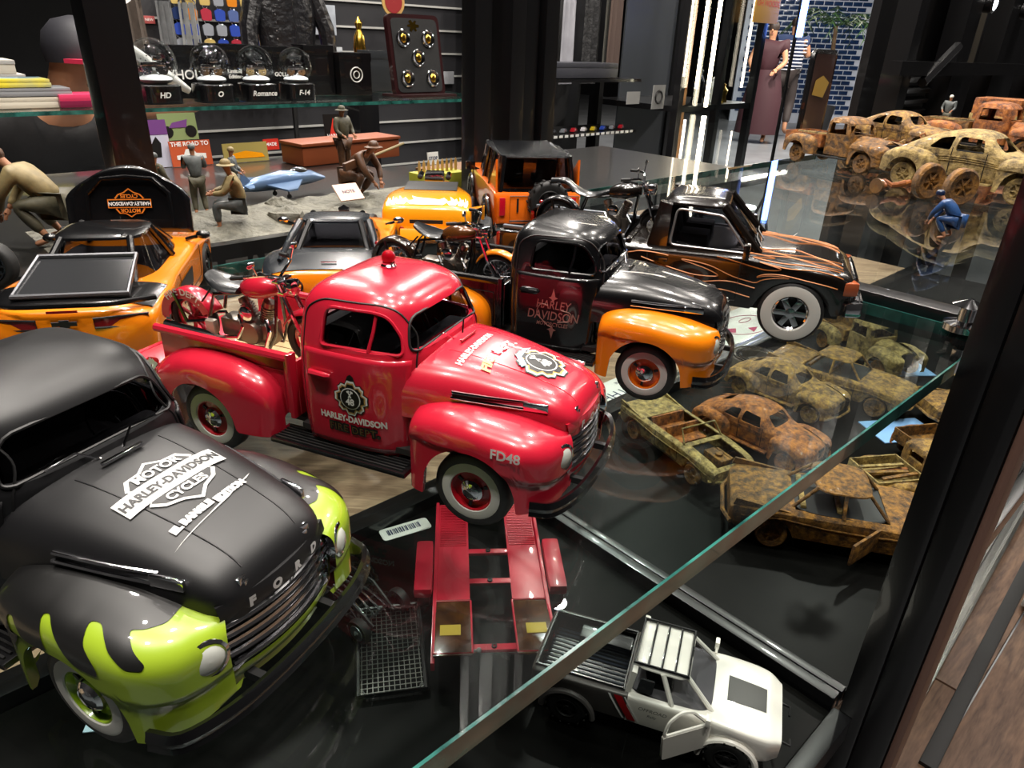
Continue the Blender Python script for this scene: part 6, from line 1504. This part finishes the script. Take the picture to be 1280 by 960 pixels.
# ---------------------------------------------------------------- shop people
def store_person():
    T = figure('person', 'person in black shirt and dark cap with pink peak, reaching right', en(.475, -2.38, -1.06), A1 - pi / 2 + .35, 1.68, 'bend', mat('skin_tan', 'c08a68', .5), mat('shirt_black', '141416', .7), mat('trousers_dark', '1a1a20', .7), mat('cap_dark', '26262c', .6), None, 'person',
        arms={('el', 1): (.08, .20, .60), ('ha', 1): (.14, .34, .665), ('el', -1): (.05, -.20, .55), ('ha', -1): (.14, -.19, .46)}, bare=True)
    hd = (Vector(POSES['bend']['hed']) + Vector(POSES['bend']['top'])) / 2
    obj('cap_peak', MB().prism([(.03 + hd.x, -.045), (.10 + hd.x, -.035), (.115 + hd.x, 0), (.10 + hd.x, .035), (.03 + hd.x, .045)], hd.z - .012, hd.z - .006, 'xy'), mat('pink_peak', 'e0385a', .5), T)
store_person()
T = figure('person', 'person in a blue and white striped shirt walking away in background', (4.05, 11.9, -1.06), radians(60), 1.72, 'walk', mat('skin_tan'), mat('shirt_stripe_base', '22345a', .7), mat('shorts', '3a3230', .7), None, None, 'person', bare=True)
for k in range(9):
    z = .56 + k * .028; obj('shirt_stripe', MB().tube([(.01 + .092 * cos(a), .125 * sin(a) * (.85 if z < .7 else 1), z) for a in [2 * pi * i / 20 for i in range(20)]], .006, 5, closed=True), mat('stripe_white', 'd8d8e0', .6), T)
T = figure('person', 'person in a long maroon dress walking beside striped shirt', (3.42, 10.9, -1.06), radians(240), 1.62, 'stand', mat('skin_tan'), mat('maroon', '3a1820', .7), mat('maroon'), None, None, 'person', bare=True)
obj('dress', MB().rings([[(r * cos(a), r * 1.15 * sin(a), z) for a in [2 * pi * i / 18 for i in range(18)]] for r, z in ((.10, .60), (.13, .45), (.16, .25), (.17, .08))], caps=False), mat('maroon'), T)
t = thing('jacket_display', 'black leather jacket hanging behind the snow globes', 'jacket', en(1.19, -2.36, .02), A1, .46)
LE = mat('leather', '111114', .3, 0, .4, bump=.4, nscale=20)
obj('jacket_body', MB().rings([[(w_ * cos(a), .09 * sin(a), z) for a in [2 * pi * i / 20 for i in range(20)]] for w_, z in ((.20, 0), (.21, .25), (.24, .45), (.22, .58), (.08, .64))]), LE, t)
for s in (-1, 1): obj('sleeve', MB().tube([(s * .20, 0, .56), (s * .29, -.03, .32), (s * .31, -.05, .02)], [.07, .06, .05], 10), LE, t)
obj('zip', MB().tube([(.0, -.092, 0), (.02, -.092, .3), (.0, -.085, .58)], .006, 5), CHROME, t); obj('stand_pole', MB().tube([(0, 0, -2.33), (0, 0, .02)], .02, 8).box((0, 0, -2.33), (.4, .4, .02)), DARK, t)
for k in range(10): obj('stud', MB().ball((-.12 + .0 * k, -.088, .05 + k * .05), .006, 6), CHROME, t)

# ---------------------------------------------------------------- goods wall behind
wl = tag(eb('slat_wall', .72, 2.35, -2.72, -2.66, -1.06, .9, mat('slat_dark', '232326', .5)), 'dark slat wall holding hanging goods behind the globes', 'display wall')
for k in range(14): obj('slat', ebox(MB(), .72, 2.35, -2.66, -2.652, -.35 + k * .055 * 1.6, -.343 + k * .055 * 1.6), mat('slat_white', 'b8b8b4', .4, .3), wl)
rr = random.Random(11)
COLS = ['3048a0', 'a03040', 'c87820', '888c94', '203058', '7a2030', '506090', 'b8a060']
ORD = ['first', 'second', 'third', 'fourth', 'fifth', 'sixth', 'seventh', 'eighth', 'ninth', 'tenth', 'eleventh']
names = ['blue', 'crimson', 'amber', 'silver', 'navy', 'wine red', 'steel blue', 'sand']
def pendant(col):
    t = thing('key_ring', 'x', 'key ring', (0, 0, 0), A1, 1.); obj('ring', MB().tube([(.008 * cos(a), 0, .012 + .008 * sin(a)) for a in [2 * pi * i / 10 for i in range(10)]], .0015, 4, closed=True), CHROME, t)
    obj('fob', MB().prism(fillet([(-.016, -.03), (.016, -.03), (.018, .0), (0, .008), (-.018, .0)], .005, 2), -.003, .003), mat('fob_' + col, col, .3, .2, .8), t); return t
protos = [pendant(c) for c in COLS]; used = [0] * 8
for r_ in range(7):
    for k in range(9):
        c = rr.randrange(8); e_ = .95 + k * .046; z = .255 - r_ * .045; lb = '%s fob key ring on slat wall, %s row down, %s from left' % (names[c], ORD[r_], ORD[k])
        if not used[c]: p = protos[c]; p.location = en(e_, -2.63, z); used[c] = 1; p['label'] = lb; p['group'] = 'key rings on the slat wall'
        else: dup(protos[c], en(e_, -2.63, z), A1, lb, 'key rings on the slat wall')
for c in range(8):
    if not used[c]: protos[c].location = en(.95 + c * .046, -2.63, -.06); protos[c]['label'] = names[c] + ' fob key ring hanging on the slat wall above the globes'; protos[c]['group'] = 'key rings on the slat wall'
def garment(label, e, n, z, w_, h_, m, name='hanging_shirt', cat='shirt'):
    t = thing(name, label, cat, en(e, n, z), A1)
    obj('cloth', MB().grid([[(x * w_ / 2 * (1 + .1 * b), .01 * sin(x * 9), -b * h_) for x in lin(-1, 1, 13)] for b in lin(0, 1, 6)]), m, t)
    obj('hanger', MB().tube([(-w_ * .45, 0, .0), (0, 0, .03), (w_ * .45, 0, .0)], .003, 5).tube([(0, 0, .03), (0, 0, .06)], .002, 4), CHROME, t)
for i, (e_, w_, h_, col, lb) in enumerate(((.80, .08, .14, '5a5048', 'beige shirt hanging on the slat wall left of key rings'), (.98, .06, .15, '8a8c8c', 'grey ribbed belt bundle hanging on slat wall'), (.905, .05, .15, '7a7c7e', 'pale grey scarf hanging on the slat wall'))):
    garment(lb, e_, -2.62, .23, w_, h_, mat('cloth_' + col, col, .8, noise=.3, nscale=40))
for i, (e_, z, w_, h_, col, lb, tx) in enumerate(((.92, .135, .05, .05, '26262a', 'dark tag card with white and red print on slat wall', 'USA'), (.80, .20, .04, .025, 'b8b0a8', 'small pale price card on the slat wall', 'SALE'), (.86, .175, .035, .022, 'a04a48', 'small red price card on the slat wall', 'NEW'),
    (1.48, .20, .10, .10, '9aa0a8', 'pale grey boxed item on the slat wall right of jacket', None), (1.50, .08, .10, .06, 'a8acb0', 'white carton under the pale grey boxed item', None), (1.95, .10, .09, .17, '6a5a58', 'dull pinkish garment card beside the medal plaque', None), (1.84, .12, .03, .12, '3a48a8', 'blue blister pack column right of medal plaque', None), (1.86, .02, .05, .04, 'c8c8c8', 'white carton below the blue blister packs', None), (2.05, .0, .09, .05, '8a8c90', 'grey carton near the black column base', None))):
    o = tag(obj('goods_card', MB().box((0, 0, 0), (w_, .01, h_), bev=.001), mat('goods_' + col, col, .45, noise=.25, nscale=30)), lb, 'card'); o.location = en(e_, -2.64, z); o.rotation_euler = (0, 0, A1)
    if tx: q = MB(); drape_text(q, tx, h_ * .5, lambda x, y: (x, -.0056, y)); obj('lettering', q, CRM, o)
for i, (e_, z, lb) in enumerate(((.74, .26, 'round white crest patch hanging top of the slat wall'), (1.70, .27, 'oval red and gold crest hanging above the medal plaque'))):
    t = thing('crest_patch', lb, 'patch', en(e_, -2.5, z), A1); obj('disc', MB().lathe([(.001, 0), (.05, 0), (.05, .004), (.001, .004)], (0, 0, 0), 'y', 28), CRM if i == 0 else GOLD, t); obj('inner_disc', MB().lathe([(.001, -.002), (.038, -.002), (.038, 0)], (0, 0, 0), 'y', 28), BLKP if i == 0 else mat('crest_red', '7a1a1c', .5), t)
t = thing('brass_statuette', 'small brass statuette on dark pedestal behind the box row', 'statuette', en(1.42, -2.3, -.03), A1); obj('statue', MB().lathe([(.001, .06), (.02, .06), (.012, .10), (.022, .14), (.018, .18), (.008, .20), (.014, .22), (.001, .24)], (0, 0, 0), 'z', 14), mat('gold'), t); obj('pedestal', MB().box((0, 0, -.5), (.08, .08, 1.1), bev=.002), BLACKP, t)
# ---------------------------------------------------------------- far model car shelves
ms = thing('model_shelving', 'long black stepped shelves of tiny cars beyond the column', 'shelving', en(2.45, -2.25, -1.06), A1)
for k, (z, d) in enumerate(((-.20, 0), (-.36, .12), (.02, .0))):
    obj('shelf_board', MB().box((0, .05 - d, z + 1.06 - .008), (.74, .26, .012)), FRAME, ms)
    if k < 2:
        for j in range(21): obj('price_tag', MB().box((-.35 + j * .034, -.083 - d, z + 1.06 - .006), (.020, .002, .010)), mat('tag_white', 'd8d8d4', .5), ms)
for x in (-.36, -.06, .36): obj('upright', MB().box((x, .16, .75), (.03, .03, 1.5)), FRAME, ms)
obj('back_board', MB().box((0, .30, .75), (.74, .02, 1.5)), mat('wall_dark'), ms)
def tiny(col):
    t = thing('tiny_model_car', 'x', 'model car', (0, 0, 0), 0, 1.); obj('body', MB().box((0, 0, .008), (.055, .022, .009), bev=.003).box((-.003, 0, .015), (.028, .019, .008), bev=.003), mat('tiny_' + col, col, .25, 0, 1), t)
    wv = MB()
    for x in (-.017, .017):
        for y in (-.0105, .0105): wv.lathe([(.001, -.001), (.0045, -.001), (.0045, .001), (.001, .001)], (x, y, .0045), 'y', 8)
    obj('wheels', wv, RUBBER, t); return t
TC = [('b01828', 'red'), ('d8d8dc', 'white'), ('c8b020', 'yellow'), ('282a30', 'black'), ('2848a8', 'blue'), ('80848a', 'silver')]
tp = [tiny(c) for c, _ in TC]; used = [0] * 6
for row, (z, d) in enumerate(((-.20, 0), (-.36, .12))):
    for k in range(11):
        c = (k * 7 + row * 3 + k // 4) % 6; p = ms.location + E1 * (-.33 + k * .066) - NN * (.0) + NN * (.02 + d); lo = (p.x, p.y, z - .0015)
        lb = '%s tiny car, %s from left on the %s far black shelf' % (TC[c][1], ORD[k], ('upper', 'lower')[row]); g = 'tiny cars on the %s far shelf' % ('upper', 'lower')[row]
        if not used[c]: q = tp[c]; q.location = lo; q.rotation_euler = (0, 0, A1 + .5); used[c] = 1; q['label'] = lb; q['group'] = g
        else: dup(tp[c], lo, A1 + .5, lb, g)
t = thing('grey_case', 'long grey instrument case on the far black shelf', 'case', en(2.45, -2.25, .0215), A1); obj('case_bottom', MB().box((0, 0, .02), (.42, .14, .04), bev=.006), mat('case_dark', '33343a', .4), t); obj('case_lid', MB().box((0, 0, .05), (.42, .14, .02), bev=.006), mat('case_dark'), t)
for e_, lb in ((2.62, 'white notice sheet hanging under the grey case'), (2.80, 'white notice with round portrait print under grey case')):
    o = tag(obj('notice_sheet', MB().box((0, 0, 0), (.09, .002, .10 if e_ > 2.7 else .05)), mat('paper_dull', '8a8a88', .6)), lb, 'notice'); o.location = en(e_, -2.05, -.05); o.rotation_euler = (0, 0, A1)
    if e_ > 2.7: obj('portrait_print', MB().tube([(.025 * cos(a), -.002, .025 * sin(a)) for a in [2 * pi * i / 16 for i in range(16)]], .005, 4, closed=True), BLKP, o)
for i, (e_, w_, z1, m, lb) in enumerate(((2.46, .13, .42, mat('robe_white', 'a8a8b0', .7, noise=.3, nscale=8), 'pale white robe hanging behind the black column'), (2.62, .09, .34, mat('robe_white'), 'pale grey gown beside the white robe'), (2.78, .12, .34, mat('cloth_black', '1c1c1e', .7, bump=.6, nscale=30), 'black knitted garment above the grey case'), (2.95, .10, .40, mat('cloth_brown', '4a3a34', .7), 'brown garment above the shelf end'))):
    garment(lb, e_, -2.46, z1, w_, .36, m, 'hanging_garment', 'garment')
# LED lit glass cabinet
LED = mat('led_warm', 'fff0d0', .5, emit=14.); LEDB = mat('led_blue', '6a90ff', .5, emit=14.); LEDS = mat('led_soft', 'fff0d8', .5, emit=4.)
lc = thing('lit_glass_cabinet', 'tall black framed glass cabinet with bright vertical light tubes', 'cabinet', en(3.2, -2.0, -1.06), A1)
for x, y in ((-.32, 0), (.0, .0), (.31, .0), (-.32, .5), (.31, .5)): obj('frame_post', MB().box((x, y, 1.2), (.035, .035, 2.4)), FRAME, lc)
for z in (.03, .96, 2.0): obj('frame_shelf', MB().box((0, .25, z), (.66, .52, .025)), FRAME, lc)
obj('glass_front', MB().box((0, -.02, 1.2), (.62, .004, 2.3)), glassmat('pane_glass', (.93, .96, .96), 1.5), lc)
obj('back_panel', MB().box((0.08, .5, 1.2), (.42, .01, 2.3)), mat('panel_smoke', '33363a', .4), lc)
for x, z0, z1, m, r_ in ((-.165, .97, 1.95, LED, .009), (-.262, 1.05, 1.9, LED, .007), (-.165, .45, .93, LED, .011), (-.315, .40, .92, LEDS, .006), (.12, 1.05, 1.5, LEDS, .006), (.10, .5, .85, LEDS, .004), (-.37, 1.1, 1.9, LEDS, .004)):
    o = obj('light_tube', MB().tube([(x, -.05, z0), (x, -.05, z1)], r_, 8), m, lc)
obj('copper_column', MB().box((-.235, .05, 1.0), (.06, .03, 1.9)), mat('copper_col', '9a6a44', .4, .4), lc)
q = MB(); drape_text(q, 'COCO', .10, lambda x, y: (-.12 - y, -.055, .55 + x)); obj('lettering', q, CRM, lc)
for i, (x, z, h_, lb) in enumerate(((-.02, .9725, .16, 'dark bottle figurine in the lit cabinet, left'), (.12, .9725, .12, 'pale figurine on the lit cabinet shelf'), (.20, .9725, .09, 'small golden candle figurine in lit cabinet'))):
    p = lc.matrix_basis @ Vector((x, .1, z)); o = thing('figurine', lb, 'figurine', p, 0); obj('figurine_body', MB().lathe([(.001, 0), (.03, 0), (.022, h_ * .3), (.03, h_ * .6), (.012, h_ * .8), (.018, h_ * .9), (.001, h_)], (0, 0, 0), 'z', 12), (BLACKP, CRM, mat('gold'))[i], o)
o = tag(obj('hanging_sign', MB().box((0, 0, 0), (.22, .008, .12), bev=.002), mat('sign_yellow', 'a07830', .5)), 'yellow and red hanging sign at the top of lit cabinet', 'sign'); o.location = en(3.40, -1.93, .33); o.rotation_euler = (0, 0, A1)
q = MB(); drape_text(q, 'OH WOODS', .035, lambda x, y: (x, -.005, y + .02)); obj('lettering', q, REDP, o)
t = thing('light_stand', 'blue-white vertical light tube on black stand beside cabinet', 'lamp', en(3.70, -1.9, -1.06), A1)
obj('light_tube', MB().tube([(0, 0, 1.28), (0, 0, 1.75)], .016, 8), LEDB, t)
obj('stand_pole', MB().tube([(0, .02, .0), (0, .02, 1.9)], .010, 6), FRAME, t)
for a in (0, 2.1, 4.2): obj('tripod_leg', MB().tube([(0, 0.02, .5), (.18 * cos(a), .18 * sin(a), .01)], .008, 6), FRAME, t)
# far shop: tiled blue wall, palm
tw = tag(obj('tiled_wall', MB().box((0, 0, 0), (2.6, .06, 3.0)), mat('grout_white', 'c8d0e0', .4)), 'blue glazed tile wall with pale joints far behind palm', 'wall'); tw.location = (5.2, 14.2, .3)
TL = mat('tile_blue', '24406e', .2, 0, .6, noise=.4, nscale=4)
tm = MB().box((0, -.036, 0), (.155, .014, .065), bev=.004).mesh('tile'); tm.materials.append(TL)
for r_ in range(24):
    for k in range(12):
        o = bpy.data.objects.new('tile', tm); C.objects.link(o); o.parent = tw; o.location = (-1.15 + k * .17 + (.085 if r_ % 2 else 0), 0, -1.15 + r_ * .085)
t = thing('potted_palm', 'green potted palm with arching fronds in the far shop', 'plant', (4.98, 12.7, -1.06), 0, 1.)
obj('pot', MB().lathe([(.001, 0), (.18, 0), (.24, .42), (.21, .42), (.18, .38), (.001, .38)], (0, 0, 0), 'z', 20), mat('pot_dark', '2a2a2c', .4), t); obj('trunk', MB().tube([(0, 0, .38), (.03, 0, 1.0), (-.02, 0, 1.6)], [.05, .04, .03], 8), mat('trunk', '5a4630', .8), t)
LEAF = mat('leaf', '24401c', .4, 0, .3)
for k in range(14):
    a = k * 2.4; up = .35 + .25 * ((k * 37) % 10) / 10; m = MB(); pts = [Vector((cos(a) * r_ * .9, sin(a) * r_ * .9, 1.6 + up * sin(min(r_ * 2.4, pi)) * .9 - r_ * .45)) for r_ in lin(0, 1.0, 9)]
    for i in range(1, 9):
        p = pts[i]; d = (pts[i] - pts[i-1]).normalized(); s_ = Vector((-sin(a), cos(a), 0)); L = .26 * sin(pi * (.15 + .8 * i / 9))
        for sg in (-1, 1): m.add([p, p + d * .04, p + s_ * sg * L * .8 + d * .12 - Vector((0, 0, L * .5))], [(0, 1, 2)])
    m.tube(pts, .006, 4); obj('frond', m, LEAF, t)
# right-hand dark cabinets
rc = thing('dark_cabinet', 'tall black cabinet frame behind the rusty vehicles', 'cabinet', en(1.86, -.70, -1.06), A1)
for x, w_ in ((.0, .05), (.34, .09), (.66, .06), (1.1, .10)): obj('frame_post', MB().box((x, 0, 1.25), (w_, .05, 2.5)), FRAME, rc)
obj('back_panel', MB().box((1.2, .08, 1.25), (2.4, .02, 2.5)), mat('panel_black', '0e0e10', .35, 0, .3), rc)
obj('pale_panel', MB().box((.50, .04, 1.32), (.24, .02, .26)), mat('panel_beige', '4a453c', .5), rc)
obj('rail', MB().box((.55, -.03, 1.19), (1.3, .03, .03)), FRAME, rc)
for k in range(7): obj('louvre', MB().box((.17, .02, 1.04 + k * .025), (.22, .02, .010), rx=.4), FRAME, rc)
obj('hinge_arm', MB().tube([(.06, -.04, 1.16), (.20, -.05, 1.24)], .012, 6), FRAME, rc)
sb = thing('sign_board', 'brown picture board with yellow print behind the rusty pickup', 'board', en(1.26, -.595, .0), A1 + .25, 1.55)
obj('panel', MB().prism(fillet([(-.055, 0), (.055, 0), (.055, .10), (-.055, .10)], .008, 3), -.002, .002), mat('board_brown', '3a1c14', .4, 0, .5, noise=.4, nscale=40), sb)
obj('rim', MB().tube([(x, 0, z) for x, z in fillet([(-.056, 0.001), (.056, 0.001), (.056, .101), (-.056, .101)], .008, 3)], .003, 6, closed=True), BLACKP, sb)
q = MB(); drape_poly(q, [(-.04, .06), (.02, .055), (.04, .07), (.0, .078), (-.035, .074)], lambda x, y: (x, -.0028, y), .03); obj('yellow_print', q, mat('print_ochre', 'a08030', .5), sb)
for i, (e_, z, lb) in enumerate(((2.27, .282, 'round bright lamp reflection at top right, left one'), (2.64, .282, 'round bright lamp reflection at top right corner'))):
    t = thing('spot_reflection', lb, 'lamp', en(e_, -.66, z), A1); obj('reflection_rim', MB().lathe([(.02, .03), (.022, 0), (.018, -.004)], (0, 0, 0), 'y', 16), FRAME, t); obj('reflection_disc', MB().ball((0, 0, 0), .017, 12, (1, .4, 1)), mat('reflection_white', 'f4fbff', .5, emit=12.), t)  # glowing balls stand in for ceiling spots mirrored in the cabinet glass
# right bottom: floor fittings seen past the post
ar = tag(obj('aluminium_profile', MB().box((0, 0, 0), (1.35, .05, .03), bev=.006).box((0, .012, .018), (1.35, .012, .012)).box((0, -.014, .018), (1.35, .008, .012)), mat('aluminium', 'a8aaa6', .25, .9)), 'silver aluminium profile lying along the floor edge', 'rail'); ar.location = (1.14, 1.345, -1.03); ar.rotation_euler = (0, 0, radians(46.4))
br = thing('floor_rail', 'black low floor rail with a small white catch beside aluminium profile', 'rail', (1.2, 1.33, -1.045), radians(46)); br.location = (1.21, 1.33, -1.045)
obj('rail_body', MB().box((0, -.02, .0), (1.2, .030, .012), bev=.002), DARK, br); obj('catch', MB().box((.05, -.05, .02), (.05, .02, .02), bev=.003), CRM, br)
for k in range(2):
    o = tag(obj('floor_label', MB().box((0, 0, 0), (.09, .06, .002)), mat('label_pale', '9a948c', .5)), ('upper', 'lower')[k] + ' pale label stuck beside the aluminium profile', 'label'); o.location = ((1.36, 1.66, -1.045) if k == 0 else (1.20, 1.44, -1.045)); o.rotation_euler = (0, 0, radians(20))
